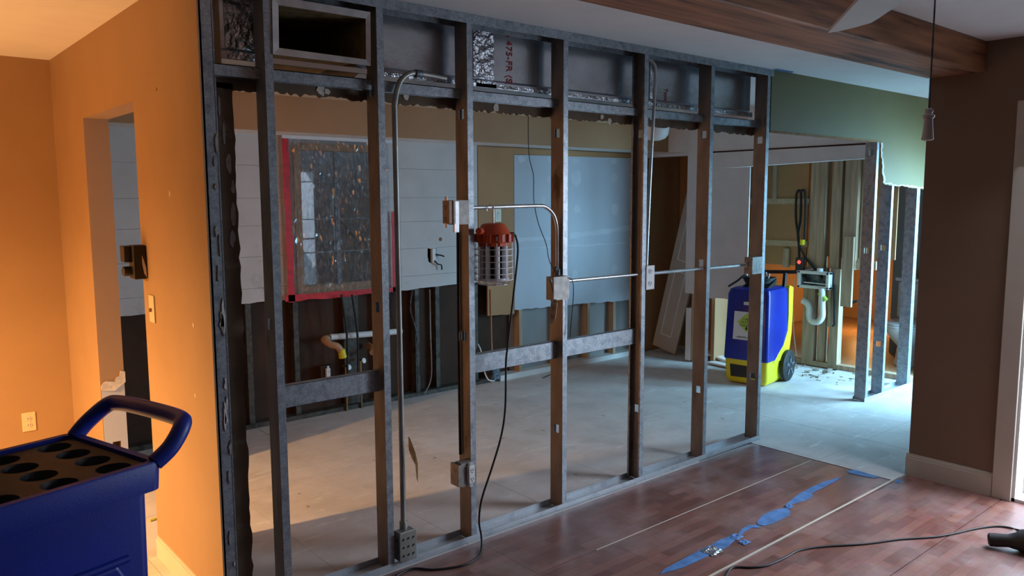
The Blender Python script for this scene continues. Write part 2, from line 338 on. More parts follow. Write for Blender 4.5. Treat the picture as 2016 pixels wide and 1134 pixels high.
# right wall with patio door
struct(MB().box(XR, XR+.13, 1.42, 1.95, 0, CZ).box(XR, XR+.13, -2.4, .2, 0, CZ).box(XR, XR+.13, .2, 1.42, 2.06, CZ), 'wall_right', 'taupe')
bb = MB()
for y0, y1 in ((1.497, 1.962), (-2.4, .12)): bb.box(XR-.014, XR, y0, y1, 0, .108).box(XR-.010, XR, y0, y1, .108, .122).box(XR-.005, XR, y0, y1, .122, .132)
bb.box(XR-.012, XR+.142, 1.95, 1.962, 0, .108)
struct(bb, 'baseboard_right', 'cream')
struct(MB().box(XR-.018, XR, 1.40, 1.495, 0, 2.15).box(XR-.018, XR, .12, .21, 0, 2.15).box(XR-.018, XR, .21, 1.40, 2.05, 2.15), 'trim_patio_door', 'cream', bevel=.004)
d1 = struct(MB().box(XR+.0, XR+.13, 1.385, 1.42, 0, 2.06).box(XR+.02, XR+.12, .2, .25, 0, 2.06).box(XR+.02, XR+.12, .25, 1.385, 2.01, 2.06).box(XR, XR+.14, .2, 1.42, -.012, .018), 'door_1', 'white')
struct(MB().box(XR+.05, XR+.085, .25, .31, .02, 2.0).box(XR+.05, XR+.085, .74, .80, .02, 2.0).box(XR+.05, XR+.085, .31, .74, .02, .11).box(XR+.05, XR+.085, .31, .74, 1.92, 2.0), 'sash', 'white', d1)
struct(MB().box(XR+.064, XR+.069, .31, .74, .11, 1.92), 'pane', 'glass', d1)
a = P(2002, 884, X=XR+.15); struct(MB().box(XR+.13, XR+.17, a.y-.03, a.y+.03, a.z-.075, a.z+.075), 'floor_latch', 'black', d1)
struct(MB().box(XR+.13, XR+.17, 1.36, 1.42, .0, 2.06), 'outer_stop', 'white', d1)
struct(MB().box(XR+.13, 9, -3, 1.83, -.16, -.06), 'floor_patio', 'mortar')
# hall south wall with a glass door that lets the daylight in
struct(MB().box(XR+.13, 6.7, 1.83, 1.95, 0, CZ).box(8.3, 8.6, 1.83, 1.95, 0, CZ).box(6.7, 8.3, 1.83, 1.95, 2.08, CZ), 'wall_hall_south', 'taupe')
struct(MB().box(6.7, 6.76, 1.85, 1.93, 0, 2.08).box(8.24, 8.3, 1.85, 1.93, 0, 2.08).box(6.76, 8.24, 1.85, 1.93, 2.02, 2.08).box(7.47, 7.53, 1.86, 1.92, 0, 2.02), 'door_2', 'white')
struct(MB().box(8.6, 8.7, 1.83, 2.9, 0, CZ), 'wall_hall_end', 'greywall')
# olive wall over the hall opening
ow = [(4.70, CZ), (4.70, 2.088), (6.285, 2.075)]
ow += jag((6.31, 2.06), (6.365, 1.755), 9, .012)+jag((6.37, 1.752), (7.55, 1.70), 26, .007)+[(7.55, CZ)]
wo = struct(MB().prism([(x, D-.001, z) for x, z in ow], (0, .013, 0)), 'wall_olive', 'olive')
struct(MB().box(4.72, 6.30, D+.013, D2+.012, 2.095, 2.47), 'header_core', 'white', wo)
gp = jag((6.270, 2.075), (6.345, 1.76), 12, .012)
struct(MB().prism([(x, D-.003, z) for x, z in gp]+[(x+.028+random.uniform(-.008, .008), D-.003, z) for x, z in reversed(gp)], (0, .004, 0)), 'torn_edge', 'gypsum', wo)
rg = jag((6.37, 1.752), (7.5, 1.703), 40, .006)
struct(MB().prism([(x, D-.003, z) for x, z in rg]+[(x, D-.003, z+.010+random.uniform(-.004, .006)) for x, z in reversed(rg)], (0, .004, 0)), 'torn_edge', 'gypsum', wo)
struct(MB().box(4.70, 6.28, D-.002, D+.03, 2.078, 2.090), 'paper_edge', 'leaf', wo)
# kitchen end wall (upper band, drywall strip, casing) with closet doorway
we = struct(MB().box(XK, XK+.11, 3.03, YB+.1, 2.088, CZ), 'wall_kitchen_end', 'white')
struct(MB().box(XK-.004, XK+.1, 3.03, 4.86, 2.074, 2.090), 'dark_joint', 'brownwall', we)
struct(MB().prism([(XK-.012, 3.06, 2.075), (XK-.012, 4.86, 2.075), (XK-.012, 4.86, 1.925), (XK-.012, 4.2, 1.935), (XK-.012, 3.5, 1.955), (XK-.012, 3.06, 1.965)], (.1, 0, 0)), 'header_drywall', 'white', we)
struct(MB().prism([(XK-.012, 4.17, 1.93), (XK-.012, 4.75, 1.93)]+[(XK-.012, y, z) for y, z in jag((4.75, .66), (4.17, .70), 9, .008)], (.012, 0, 0)), 'end_drywall', 'white', we)
struct(MB().box(XK-.02, XK+.1, 4.75, 4.87, .70, 2.40), 'end_casing', 'white', we)
struct(MB().box(XK+.0, XK+.09, 4.76, 4.80, .02, .70), 'jamb_stud', 'lumber', we)
struct(MB().box(XK-.01, XK+.1, 4.80, 4.86, 0.02, .55), 'jamb_board', 'white', we)
struct(MB().box(XK-.012, XK+.1, 4.87, YB+.1, 2.065, 2.09), 'end_lintel', 'white', we)
struct(MB().box(7.06, 7.12, 4.7, 5.56, 0, CZ).box(XK+.11, 7.06, 4.60, 4.64, 0, CZ), 'wall_closet', 'soffit')
struct(MB().box(XK-.02, 7.3, YB+.02, YB+.12, 0, CZ), 'wall_closet_back', 'soffit')
# bathroom shell
struct(MB().box(10.5, 10.6, 2.9, 5.6, 0, CZ).box(7.3, 10.5, YB+.02, YB+.12, 0, CZ), 'wall_bathroom_far', 'tan')
struct(MB().box(8.42, 8.5, 2.9, 3.72, 0, CZ).box(7.6, 8.5, 2.9, 2.93, 0, CZ), 'wall_toilet', 'greywall')
struct(MB().box(8.5, 10.5, 2.9, 3.0, 0, CZ), 'wall_bathroom_near', 'tan')

# ------------------------------------------------------------------ stripped kitchen back wall
ws = struct(MB().box(XW2, 2.56, YB+.10, YB+.12, 0, 2.1).box(3.26, XK, YB+.10, YB+.12, 0, 2.1).box(2.56, 3.26, YB+.10, YB+.12, 0, .97).box(2.56, 3.26, YB+.10, YB+.12, 2.04, 2.1), 'wall_kitchen_back', 'brownwall')
zj = [.915, 1.02, 1.245, 1.465, 1.66, 1.89, 2.112]
def boards(xa, xb, seed):
    rnd = random.Random(seed)
    for k in range(len(zj)-1):
        z0, z1 = zj[k]+.0009, zj[k+1]-.0009
        if k == 0:
            low = jag((xa, z0-.012), (xb, z0+.004), max(4, int((xb-xa)/.06)), .004, rnd); poly = [(x, YB, z) for x, z in low]+[(xb, YB, z1), (xa, YB, z1)]
        elif seed == 2 and k in (1, 2):             # the ragged hole is cut through these two strips
            h = P(850, 506, Y=YB); c0, c1 = h.x-.04, h.x+.05
            if k == 1: poly = [(xa, YB, z0), (xb, YB, z0), (xb, YB, z1), (c1, YB, z1), (c1-.006, YB, h.z), (c1-.016, YB, h.z-.045), (h.x, YB, h.z-.055), (c0+.008, YB, h.z-.04), (c0-.002, YB, h.z+.01), (c0, YB, z1), (xa, YB, z1)]
            else: poly = [(xa, YB, z0), (c0, YB, z0), (c0+.005, YB, h.z+.075), (h.x, YB, h.z+.068), (c1-.005, YB, h.z+.07), (c1, YB, z0), (xb, YB, z0), (xb, YB, z1), (xa, YB, z1)]
        else: poly = [(xa, YB, z0), (xb, YB, z0), (xb, YB, z1), (xa, YB, z1)]
        struct(MB().prism(poly, (0, .014, 0)), 'wallboard_strip', 'board', ws)
boards(XW2, 2.53, 1); boards(3.29, 4.045, 2); boards(4.05, 4.225, 3)
for k, (z0, z1) in enumerate(((.915, .96), (2.05, 2.112))): struct(MB().box(2.53, 3.29, YB, YB+.014, z0, z1), 'wallboard_strip', 'board', ws)
struct(MB().prism([(4.23, YB-.004, 2.10), (4.64, YB-.004, 2.10)]+[(x, YB-.004, z) for x, z in jag((4.64, .60), (4.33, .61), 6, .006)]+[(4.33, YB-.004, .9), (4.23, YB-.004, .9)], (0, .016, 0)), 'brown_panel', 'ply', ws)
struct(MB().box(4.64, XK, YB-.004, YB+.012, 2.045, 2.10), 'brown_panel', 'ply', ws)
gd = struct(MB().prism([(4.64, YB-.008, 2.04), (6.41, YB-.008, 2.055)]+[(x, YB-.008, z) for x, z in jag((6.41, .585), (4.64, .635), 34, .006)], (0, .014, 0)), 'grey_drywall', 'gyp', ws)
def blob(x, z, rx, rz, seed, y=YB-.0095):
    rnd = random.Random(seed); n = 14; pts = []
    for k in range(n): a = 2*math.pi*k/n; q = rnd.uniform(.7, 1.1); pts.append((x+math.cos(a)*rx*q, y, z+math.sin(a)*rz*q))
    struct(MB().prism(pts, (0, .002, 0)), 'spackle_patch', 'spackle', gd)
for k, (u, w, rx, rz) in enumerate([(1025, 313, .05, .035), (1080, 315, .04, .04), (1132, 318, .05, .03), (1207, 318, .06, .03), (1134, 350, .08, .10), (1208, 351, .06, .05), (1209, 411, .06, .07), (1134, 411, .06, .05), (1080, 355, .04, .05), (1068, 395, .04, .05), (1130, 540, .05, .05), (1208, 530, .05, .05)]):
    p = P(u, w, Y=YB); blob(p.x, p.z, rx, rz, k)
for (u0, w0, u1, w1, t) in ((1012, 472, 1085, 468, .035), (1120, 465, 1240, 448, .05), (1012, 490, 1240, 478, .012)):
    a, b = P(u0, w0, Y=YB), P(u1, w1, Y=YB); tp = jag((a.x, a.z+t/2), (b.x, b.z+t/2), 10, .008); bt = jag((b.x, b.z-t/2), (a.x, a.z-t/2), 10, .008)
    struct(MB().prism([(x, YB-.0095, z) for x, z in tp+bt], (0, .002, 0)), 'joint_compound', 'spackle', gd)
# grey boards of the room behind, seen low between the wooden studs
struct(MB().box(4.66, XK, YB+.085, YB+.098, .03, .66), 'rear_drywall', 'dimgrey', ws)
for x in (4.70, 5.17, 5.60, 5.98): struct(MB().box(x, x+.04, YB+.0, YB+.085, .05, .70), 'wood_stud', 'lumber', ws)
struct(MB().box(4.45, XK, YB-.03, YB+.1, 0, .05), 'sole_plate', 'white', ws)
struct(MB().box(XW2, 4.45, YB-.0, YB+.09, 0, .035), 'sole_track', 'steel_shaded', ws)
for u, w, y in ((492, 700, .01), (582, 620, .03), (755, 620, .02), (822, 660, .01), (862, 660, .03), (938, 700, .03)):
    p = P(u, w, Y=YB+y); struct(MB().box(p.x-.02, p.x+.02, YB+y, YB+y+.07, .03, .91), 'rear_stud', 'steel_shaded', ws)
p = P(775, 620, Y=YB); struct(MB().box(2.93, 3.06, YB+.05, YB+.09, .03, .91), 'rear_stud', 'steel_shaded', ws)
# soffit over the former cabinets
so = struct(MB().box(XW2, XK, 5.13, 5.145, 2.108, 2.345), 'soffit', 'soffit')
struct(MB().box(XW2, XK, 5.145, YB, 2.108, 2.118), 'soffit_underside', 'white', so)
struct(MB().box(XW2, XK, 5.112, 5.15, 2.345, 2.368), 'soffit_plate', 'lumber_h', so)
for x in (1.9, 2.55, 3.2, 4.3, 5.4, 6.0): struct(MB().bar((x, 5.14, 2.385), (x-.35, 4.3, 2.40), .04, .035), 'ceiling_batten', 'lumber_h', so)
# window with plastic over it
w1 = struct(MB().box(2.53, 2.58, YB-.02, YB+.1, .95, 2.06).box(3.24, 3.29, YB-.02, YB+.1, .95, 2.06).box(2.58, 3.24, YB-.02, YB+.1, 2.01, 2.06).box(2.58, 3.24, YB-.02, YB+.1, .95, 1.0), 'window_1', 'soffit')
struct(MB().box(2.58, 3.24, YB+.055, YB+.06, 1.0, 2.01), 'pane', 'glass', w1)
struct(MB().box(2.89, 2.925, YB+.05, YB+.075, 1.0, 2.01), 'mullion', 'steel_dark', w1)
for z in (1.25, 1.5, 1.78): struct(MB().box(2.58, 3.24, YB+.05, YB+.07, z-.004, z+.004), 'glazing_bar', 'steel_dark', w1)
ob = struct(MB().box(1.6, 4.4, 6.9, 7.0, -.1, 2.6).box(1.5, 1.6, 5.57, 7.0, -.1, 2.6).box(4.4, 4.5, 5.57, 7, -.1, 2.6).box(1.5, 4.5, 5.57, 6.45, 2.5, 2.6).box(1.5, 4.5, 5.57, 7, -.12, -.02), 'daylight_block_box', 'out')  # added enclosure that holds back the sky so the window stays dark

q = [P(u, w, Y=6.6) for u, w in ((655, 385), (735, 392), (742, 470), (725, 480), (722, 545), (668, 560), (660, 470))]
one(MB().prism(q, (0, .02, 0)).box(q[5].x, q[5].x+.03, 6.6, 6.63, -.02, q[5].z).box(q[4].x-.03, q[4].x, 6.6, 6.63, -.02, q[4].z+.05), 'bright_patch_sheet', 'outlit', 'added pale sheet standing in for the bright patch in the taped window', 'board')  # added outside to make the bright patch in the window
one(MB().bar(P(655, 425, Y=6.5), P(775, 560, Y=6.5), .03, .09, up=(0, 1, 0)), 'bright_patch_diagonal', 'out', 'added dark bar standing in for the diagonal across the window bright patch', 'plank')  # added dark diagonal that breaks up the window's bright patch

# ------------------------------------------------------------------ wet wall and its framing (wood)
wet = struct(MB().box(7.20, 7.29, 2.98, 4.75, 0, .045), 'wall_wet_sole_plate', 'lumber')
def xw(u, w=400): return P(u, w, X=7.22).y
for u0, u1, w, z0, z1, xo in ((1597, 1627, 400, .97, CZ, 0), (1637, 1656, 400, .97, CZ, .02), (1663, 1689, 400, .97, CZ, .01), (1580, 1602, 680, .045, .97, 0), (1609, 1622, 680, .045, .97, .03), (1633, 1650, 680, .045, .97, .0), (1692, 1706, 400, .97, CZ, .06)):
    ya, yb_ = xw(u1, w), xw(u0, w); struct(MB().box(7.20+xo, 7.285, ya, yb_, z0, z1), 'wood_stud', 'lumber', wet)
struct(MB().box(7.21, 7.25, 4.39, 4.43, 1.60, CZ), 'wood_stud', 'lumber', wet)
ya, yb_ = xw(1690), xw(1668); struct(MB().box(7.17, 7.20, ya+.005, yb_, .62, 1.28), 'scab_board', 'lumber', wet)
struct(MB().box(7.24, 7.26, 4.05, 4.75, .97, CZ).box(7.27, 7.285, 3.2, 4.05, 1.08, CZ), 'back_panel', 'ply', wet)
for z in (1.61, 1.19): struct(MB().box(7.225, 7.24, 4.03, 4.75, z-.028, z+.028), 'batten', 'lumber_h', wet)
struct(MB().box(7.20, 7.24, 4.22, 4.28, .95, 1.14), 'block', 'lumber', wet)
struct(MB().box(7.23, 7.28, 3.35, 3.60, .98, 1.06), 'cross_block', 'lumber_h', wet)

# ------------------------------------------------------------------ steel studs of the stripped partition
def stud_mesh(X1, z0, z1, holes, fl=.032, dep=D2-D, open_left=False):
    t = .0016; X0 = X1-fl; mb = MB()
    mb.box(X0, X1, D, D+t, z0, z1, 0)                       # front flange
    mb.box(X0, X1, D2-t, D2, z0, z1, 0)                     # rear flange
    wx = X1-t if open_left else X0
    yc = (D+D2)/2; hw, hh = .019, .022; zs = z0
    for h in sorted(holes)+[None]:
        ze = h-hh if h is not None else z1
        mb.box(wx, wx+t, D+t, D2-t, zs, ze, 1)
        if h is not None:
            mb.box(wx, wx+t, D+t, yc-hw, h-hh, h+hh, 1).box(wx, wx+t, yc+hw, D2-t, h-hh, h+hh, 1); zs = h+hh
    lx = (X0, X0+.006) if open_left else (X1-.006, X1)
    ly = MB
    mb.box(X1-t if not open_left else X0, X1 if not open_left else X0+t, D+t, D+.012, z0, z1, 0)
    mb.box(X1-t if not open_left else X0, X1 if not open_left else X0+t, D2-.012, D2-t, z0, z1, 0)
    return mb
def hz(*pts): return [P(u, w, Y=D+.045).z for u, w in pts]
SX = [1.289, 1.774, 2.240, 2.847, 3.468, 4.078, 4.688]
studs = [
    ('dark steel stud beside the open vent register, next but one to the orange wall', hz((520, 640)), False, True),
    ('steel stud with the tall grey bent conduit rising right beside it', hz((742, 605), (745, 180)), False, True),
    ('steel stud that the red caged work light hangs just beside', hz((913, 662), (908, 225)), False, False),
    ('brown stained steel stud carrying the box with the dangling receptacle', hz((1093, 262), (1097, 843)), False, False),
    ('steel stud with white covered outlet box and thin conduit running up to ceiling', hz((1256, 263), (1259, 803)), True, False),
    ('steel stud with bright square punch holes between the two outlet conduits runs', hz((1387, 265), (1380, 518), (1372, 767)), False, False),
    ('steel stud at the end of partition where the olive wall begins', hz((1496, 276), (1478, 742)), False, False)]
for X1, (lab, holes, op, dark) in zip(SX, studs):
    one(stud_mesh(X1, .004, CZ-.006, holes, open_left=op), 'steel_stud', ['steel', 'steel_web'], lab, 'stud', 'steel studs of the stripped partition')
XP = [P(1710.4, 716, Y=D).x, P(1742.4, 716, Y=D).x, P(1792, 736, Y=D).x]
one(stud_mesh(XP[0], .004, 2.075, [P(1692, 495, Y=D+.045).z, P(1713, 300, Y=D+.045).z], fl=.036), 'steel_stud', ['steel', 'steel'], 'pale steel stud framing the hall opening under the torn olive drywall', 'stud', 'steel studs left of the toilet')
one(stud_mesh(XP[1], .004, 1.95, [P(1730, 677, Y=D+.045).z, P(1738, 488, Y=D+.045).z], fl=.036), 'steel_stud', ['steel', 'steel'], 'steel stud with black square punch hole standing before the toilet', 'stud', 'steel studs left of the toilet')
one(stud_mesh(XP[2], .004, 1.95, [], fl=.06), 'steel_stud', ['steel', 'steel'], 'bluish steel stud beside the end of the brown wall, past the toilet', 'stud', 'steel studs left of the toilet')
def track(x0, x1, z, up, y0=D-.003, y1=D2+.003, h=.03):
    t = .0016; mb = MB(); z1 = z+t*up
    mb.box(x0, x1, y0, y1, min(z, z1), max(z, z1)); za, zb = sorted((z1, z+h*up)); mb.box(x0, x1, y0, y0+t, za, zb).box(x0, x1, y1-t, y1, za, zb); return mb
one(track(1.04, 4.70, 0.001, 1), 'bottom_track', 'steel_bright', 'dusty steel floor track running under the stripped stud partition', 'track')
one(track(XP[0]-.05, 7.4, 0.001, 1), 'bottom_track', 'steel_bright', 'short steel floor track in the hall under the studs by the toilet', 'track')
one(track(1.03, 4.72, CZ-.001, -1, h=.042), 'top_track', 'steel', 'steel ceiling track along the top of the stud partition', 'track')
hdt = thing('header_track', 'long steel header channel running between the studs below the foil duct', 'track', (2.8, D+.07, 2.108)); t = .0016
for xa, xb in zip([1.068]+SX, [x-.033 for x in SX]):
    MB().box(xa+.001, xb-.001, D+.048, D+.048+t, 2.108, 2.150).box(xa+.001, xb-.001, D2-.004-t, D2-.004, 2.108, 2.150).box(xa+.001, xb-.001, D+.048, D2-.004, 2.148, 2.150).build('channel_segment', 'steel', hdt)
# wall-end framing at the orange partition
ce = MB().box(XW+.006, XW+.052, D-.0, D+.0016, 0, CZ-.04, 0).box(XW+.05, XW+.052, D, D2, 0, CZ-.04, 0).box(XW+.052, XW+.09, D2-.004, D2, 0, CZ-.04, 0)
ces = ce.build('steel_stud', ['steel']); base(tag(ces, 'corner steel stud with plaster crumbs at the raw end of the orange wall', 'stud', 'steel studs of the stripped partition'))
fr = random.Random(5)
for k in range(22):
    z = fr.uniform(.1, 1.9); x = XW+fr.uniform(.030, .050); r = fr.uniform(.003, .011); h = r*fr.uniform(2, 9); n = 9
    pts = [(x+math.cos(2*math.pi*i/n)*r*fr.uniform(.2, 1), D-.004, z+math.sin(2*math.pi*i/n)*h*fr.uniform(.6, 1)) for i in range(n)]
    pts = [Vector(q)-ces.location for q in pts]
    o = MB().prism([q+ces.location for q in pts], (0, .004, 0)).build('plaster_crumb', 'torn' if k % 3 else 'gypsum', ces)
lp = jag((1.168, 2.09), (1.163, .0), 60, .005)
ds = tag(MB().prism([(1.055, D2+.003, 0), (1.055, D2+.003, 2.09)]+[(x, D2+.003, z) for x, z in lp], (0, .012, 0)).build('drywall_strip', 'paper'), 'narrow brown backed drywall strip left standing beside the orange wall end', 'drywall')
base(ds)
for x, z, r, h in ((1.112, 2.00, .006, .05), (1.125, 1.90, .008, .06), (1.140, 1.79, .014, .05), (1.150, 1.70, .010, .04), (1.148, 1.60, .014, .06), (1.138, 1.50, .018, .04)):
    q = [(x+math.cos(i*.7)*r*fr.uniform(.4, 1), D2-.001, z+math.sin(i*.7)*h*fr.uniform(.6, 1)) for i in range(9)]; MB().prism(q, (0, .003, 0)).build('torn_paper', 'torn', ds)
up = jag((1.10, 2.070), (4.69, 2.064), 260, .008)
tw = tag(MB().prism([(1.10, D2+.003, 2.16), (4.69, D2+.003, 2.16)]+[(x, D2+.003, z) for x, z in reversed(up)], (0, .012, 0)).build('drywall_strip', 'paper'), 'ragged brown backed drywall strip hanging below the header channel', 'drywall'); base(tw)
for u, w, s in ((632, 178, .03), (644, 180, .018), (800, 190, .02), (977, 212, .03), (1282, 232, .02), (1186, 230, .02), (1200, 238, .025)):
    p = P(u, w, Y=D2); q = [(p.x+math.cos(i*1.05)*s*fr.uniform(.5, 1), D2, p.z+math.sin(i*1.05)*s*fr.uniform(.5, 1)) for i in range(6)]
    MB().prism(q, (0, .003, 0)).build('torn_paper', 'gypsum', tw)
# blocking between studs
def block(xa, xb, za, zb, lab, m):
    y = D+.042; mb = MB(); t = .0016
    mb.box(xa, xb, y, y+t, za, zb).box(xa, xb, y, y+.035, zb-t, zb).box(xa, xb, y, y+.035, za, za+t); return one(mb, 'steel_blocking', m, lab, 'blocking', 'steel channels screwed between the studs')
block(SX[0]+.001, SX[1]-.033, .815, .906, 'blue grey steel channel bridging two studs in front of the sink plumbing', 'steel')
block(SX[2]+.001, SX[3]-.033, .815, .906, 'steel channel bridging two studs below the hanging red work light', 'steel')
block(SX[3]+.001, SX[4]-.033, .815, .906, 'steel channel bridging two studs below the patched grey drywall', 'steel')

# ------------------------------------------------------------------ duct and register
du = thing('air_duct', 'foil faced duct board running above the header with red stencilled print', 'duct', (2.9, 3.2, 2.17))
MB().prism([(1.10, 3.055, 2.465), (1.10, 3.055, 2.225), (1.10, 3.035, 2.212), (1.10, 3.035, 2.182), (1.10, 3.09, 2.165), (1.10, 3.45, 2.165), (1.10, 3.45, 2.465)], (.18, 0, 0)).build('duct_body', 'foil', du)
MB().prism([(1.72, 3.055, 2.465), (1.72, 3.055, 2.225), (1.72, 3.035, 2.212), (1.72, 3.035, 2.182), (1.72, 3.09, 2.165), (1.72, 3.45, 2.165), (1.72, 3.45, 2.465)], (2.95, 0, 0)).build('duct_body', 'foil', du)
MB().box(1.73, 4.63, 3.030, 3.034, 2.184, 2.200).build('foil_lip', 'foil_crinkled', du)
for u0, u1 in ((444, 500), (932, 972), (1281, 1289)):
    a, b = P(u0, 90, Y=3.05).x, P(u1, 90, Y=3.05).x; MB().box(a, b, 3.050, 3.054, 2.226, 2.46).box(a, b, 3.030, 3.034, 2.184, 2.212).build('foil_tape', 'foil_crinkled', du)
rt = basis((0, 0, -1), (1, 0, 0))
pt = P(1003, 115, Y=3.05); text('Type 475-FR (S)', .052, (pt.x, 3.0525, pt.z+.035), rt, 'red_ink', du, 'stencil_print')
pt = P(1312, 190, Y=3.05); text('Type', .036, (pt.x, 3.0525, 2.262), rt, 'red_ink', du, 'stencil_print')
rg = thing('vent_register', 'open rectangular vent register with mitred metal rim and yellowed liner', 'vent', (1.5, D, 2.197))
o_, i_ = [(1.292, 2.412), (1.712, 2.412), (1.708, 2.197), (1.288, 2.197)], [(1.318, 2.382), (1.692, 2.384), (1.688, 2.221), (1.314, 2.224)]
for k in range(4):
    j = (k+1) % 4; MB().prism([(o_[k][0], D-.006, o_[k][1]), (o_[j][0], D-.006, o_[j][1]), (i_[j][0], D-.002, i_[j][1]), (i_[k][0], D-.002, i_[k][1])], (0, .004, 0)).build('rim', 'emt', rg)
inn = MB()
for k in range(4):
    j = (k+1) % 4; inn.add([(i_[k][0], D, i_[k][1]), (i_[j][0], D, i_[j][1]), (i_[j][0], 3.44, i_[j][1]), (i_[k][0], 3.44, i_[k][1])], [(0, 1, 2, 3)])
inn.add([(x, 3.44, z) for x, z in i_], [(0, 1, 2, 3)])
inn.build('liner', 'insul', rg)
MB().box(1.29, 1.70, D+.012, D+.018, 2.166, 2.186).build('lower_flange', 'chrome', rg)

# ------------------------------------------------------------------ conduits and boxes
def conduit(pts, r, m, lab, n=10): return one(MB().tube(pts, r, n), 'conduit', m, lab, 'conduit', None, 60)
cp = [(1.838, 2.94, .145)]+spline([(1.838, 2.94, 1.0), (1.836, 2.94, 1.95), (1.838, 2.94, 2.06), (1.868, 2.945, 2.15), (1.925, 2.95, 2.192), (2.0, 2.955, 2.196), (2.12, 2.96, 2.19)], 6)
c1 = thing('conduit', 'tall dull grey conduit bending sideways under the foil duct', 'conduit', (1.838, 2.94, .145))
MB().tube(cp, .0125, 10).build('pipe', 'emt_old', c1, 60)
MB().tube([(1.950, 2.951, 2.195), (1.985, 2.954, 2.196)], .018, 10).build('coupling', 'steel_dark', c1, 60)
conduit([(2.245, 2.945, 1.610)]+spline([(2.4, 2.945, 1.612), (2.66, 2.945, 1.615), (2.72, 2.945, 1.608), (2.772, 2.945, 1.57), (2.796, 2.945, 1.51), (2.799, 2.945, 1.44), (2.799, 2.945, 1.27)], 6), .0095, 'emt', 'shiny conduit curving down from the work light hook to a box')
conduit([(2.82, 2.945, 1.222), (3.43, 2.945, 1.219)], .0095, 'emt', 'shiny horizontal conduit crossing in front of patched grey drywall')
conduit([(3.495, 2.945, 1.218), (4.53, 2.945, 1.212)], .0095, 'emt', 'shiny horizontal conduit from white outlet to the box near olive wall')
conduit(spline([(3.50, 2.94, 1.25), (3.512, 2.935, 1.7), (3.535, 2.93, 2.2), (3.545, 2.932, 2.36), (3.530, 2.945, 2.41), (3.49, 2.96, 2.43)], 8), .0095, 'emt', 'thin conduit leaning up from white outlet to ceiling track')

def recept(mb_parent, c, ax, up, nrm, w=.034, h=.068, m='almond', loose=False):
    ax, up, nrm = Vector(ax).normalized(), Vector(up).normalized(), Vector(nrm).normalized(); c = Vector(c)
    MB().obox(c, ax*w/2, up*h/2, nrm*.012).build('receptacle_body', m, mb_parent, bevel=.003)
    MB().obox(c+nrm*.008, ax*.009, up*(h/2+.018), nrm*.001).build('strap', 'emt', mb_parent)
    sl = MB()
    for s in (-1, 1):
        for q in (-1, 1): sl.obox(c+nrm*.0125+up*s*h*.25+ax*q*.006, ax*.0012, up*.005, nrm*.0006)
        sl.obox(c+nrm*.0125+up*(s*h*.25-.011), ax*.0025, up*.0025, nrm*.0006)
    sl.build('slots', 'hole', mb_parent)
X_, Y_, Z_ = Vector((1, 0, 0)), Vector((0, 1, 0)), Vector((0, 0, 1))
def jbox(name, lab, x0, x1, z0, z1, m='boxsteel', y0=D+.0, dep=.048):
    t = thing(name, lab, 'outlet box', ((x0+x1)/2, y0+dep/2, z0), None); th = .002; mb = MB()
    mb.box(x0, x1, y0+dep-th, y0+dep, z0, z1).box(x0, x0+th, y0, y0+dep, z0, z1).box(x1-th, x1, y0, y0+dep, z0, z1).box(x0, x1, y0, y0+dep, z0, z0+th).box(x0, x1, y0, y0+dep, z1-th, z1)
    mb.build('box_shell', m, t); kn = MB()
    for s in (.3, .7): kn.lathe([(.006, 0), (.006, .0015)], (x0-.001, y0+dep/2, z0+(z1-z0)*s), 10, (-1, 0, 0))
    kn.build('knockout', 'steel_dark', t); MB().box(x0+th, x1-th, y0, y0+.0018, z0+th, z1-th).build('front_plate', m, t); return t
b1 = jbox('outlet_box', 'steel box with aged brown receptacle facing sideways on conduit stud', 2.118, 2.205, 1.535, 1.645, y0=D-.01)
recept(b1, (2.098, D+.01, 1.592), Y_, Z_, -X_, .05, .105)
MB().box(2.11, 2.12, D-.02, D+.045, 1.54, 1.645).build('plaster_ring', 'gypsum', b1)
MB().box(2.12, 2.145, D-.012, D+.0, 1.50, 1.64).build('mounting_tab', 'emt', b1)
b2 = jbox('outlet_box', 'rusty steel junction box with twisted wires and dangling brown receptacle', 2.705, 2.812, 1.140, 1.258, y0=D-.05, dep=.055)
MB().box(2.702, 2.7045, D-.05, D+.005, 1.14, 1.258).build('side_plate', 'steel_web', b2)
MB().tube([(2.799, 2.94, 1.258), (2.799, 2.94, 1.29)], .015, 10).build('connector', 'steel_dark', b2, 60)
recept(b2, (2.690, D-.06, 1.088), Vector((.7, -.7, .1)), Vector((.18, 0, 1)), Vector((-.7, -.7, .1)), .034, .085)
for k, q in enumerate(([(2.72, D-.03, 1.26), (2.70, D-.05, 1.285), (2.715, D-.055, 1.292)], [(2.706, D-.04, 1.18), (2.685, D-.06, 1.20), (2.675, D-.06, 1.235)])):
    MB().tube(spline(q, 4), .0025, 6).build('wire', 'black', b2, 60); MB().lathe([(.003, 0), (.008, .004), (.006, .022), (.003, .026)], Vector(q[-1])-Vector((0, 0, .002)), 8, (-.4, 0, 1)).build('wire_nut', 'steel_dark', b2, 50)
MB().tube(spline([(2.80, D-.05, 1.25), (2.835, D-.05, 1.23), (2.862, D-.03, 1.16), (2.858, D-.02, 1.02), (2.848, D-.02, .93)], 6), .0022, 6).build('wire', 'black', b2, 60)
b3 = jbox('outlet_box', 'steel outlet box with white duplex cover plate on the fifth stud', 3.470, 3.535, 1.135, 1.262, y0=D-.002)
MB().box(3.468, 3.540, D-.006, D-.002, 1.130, 1.268).build('cover_plate', 'wire_white', b3, bevel=.0025)
sl = MB()
for s in (1.165, 1.235): sl.lathe([(.015, 0), (.015, .002)], (3.503, D-.007, s), 14, (0, -1, 0))
sl.build('socket_face', 'label', b3)
sl = MB()
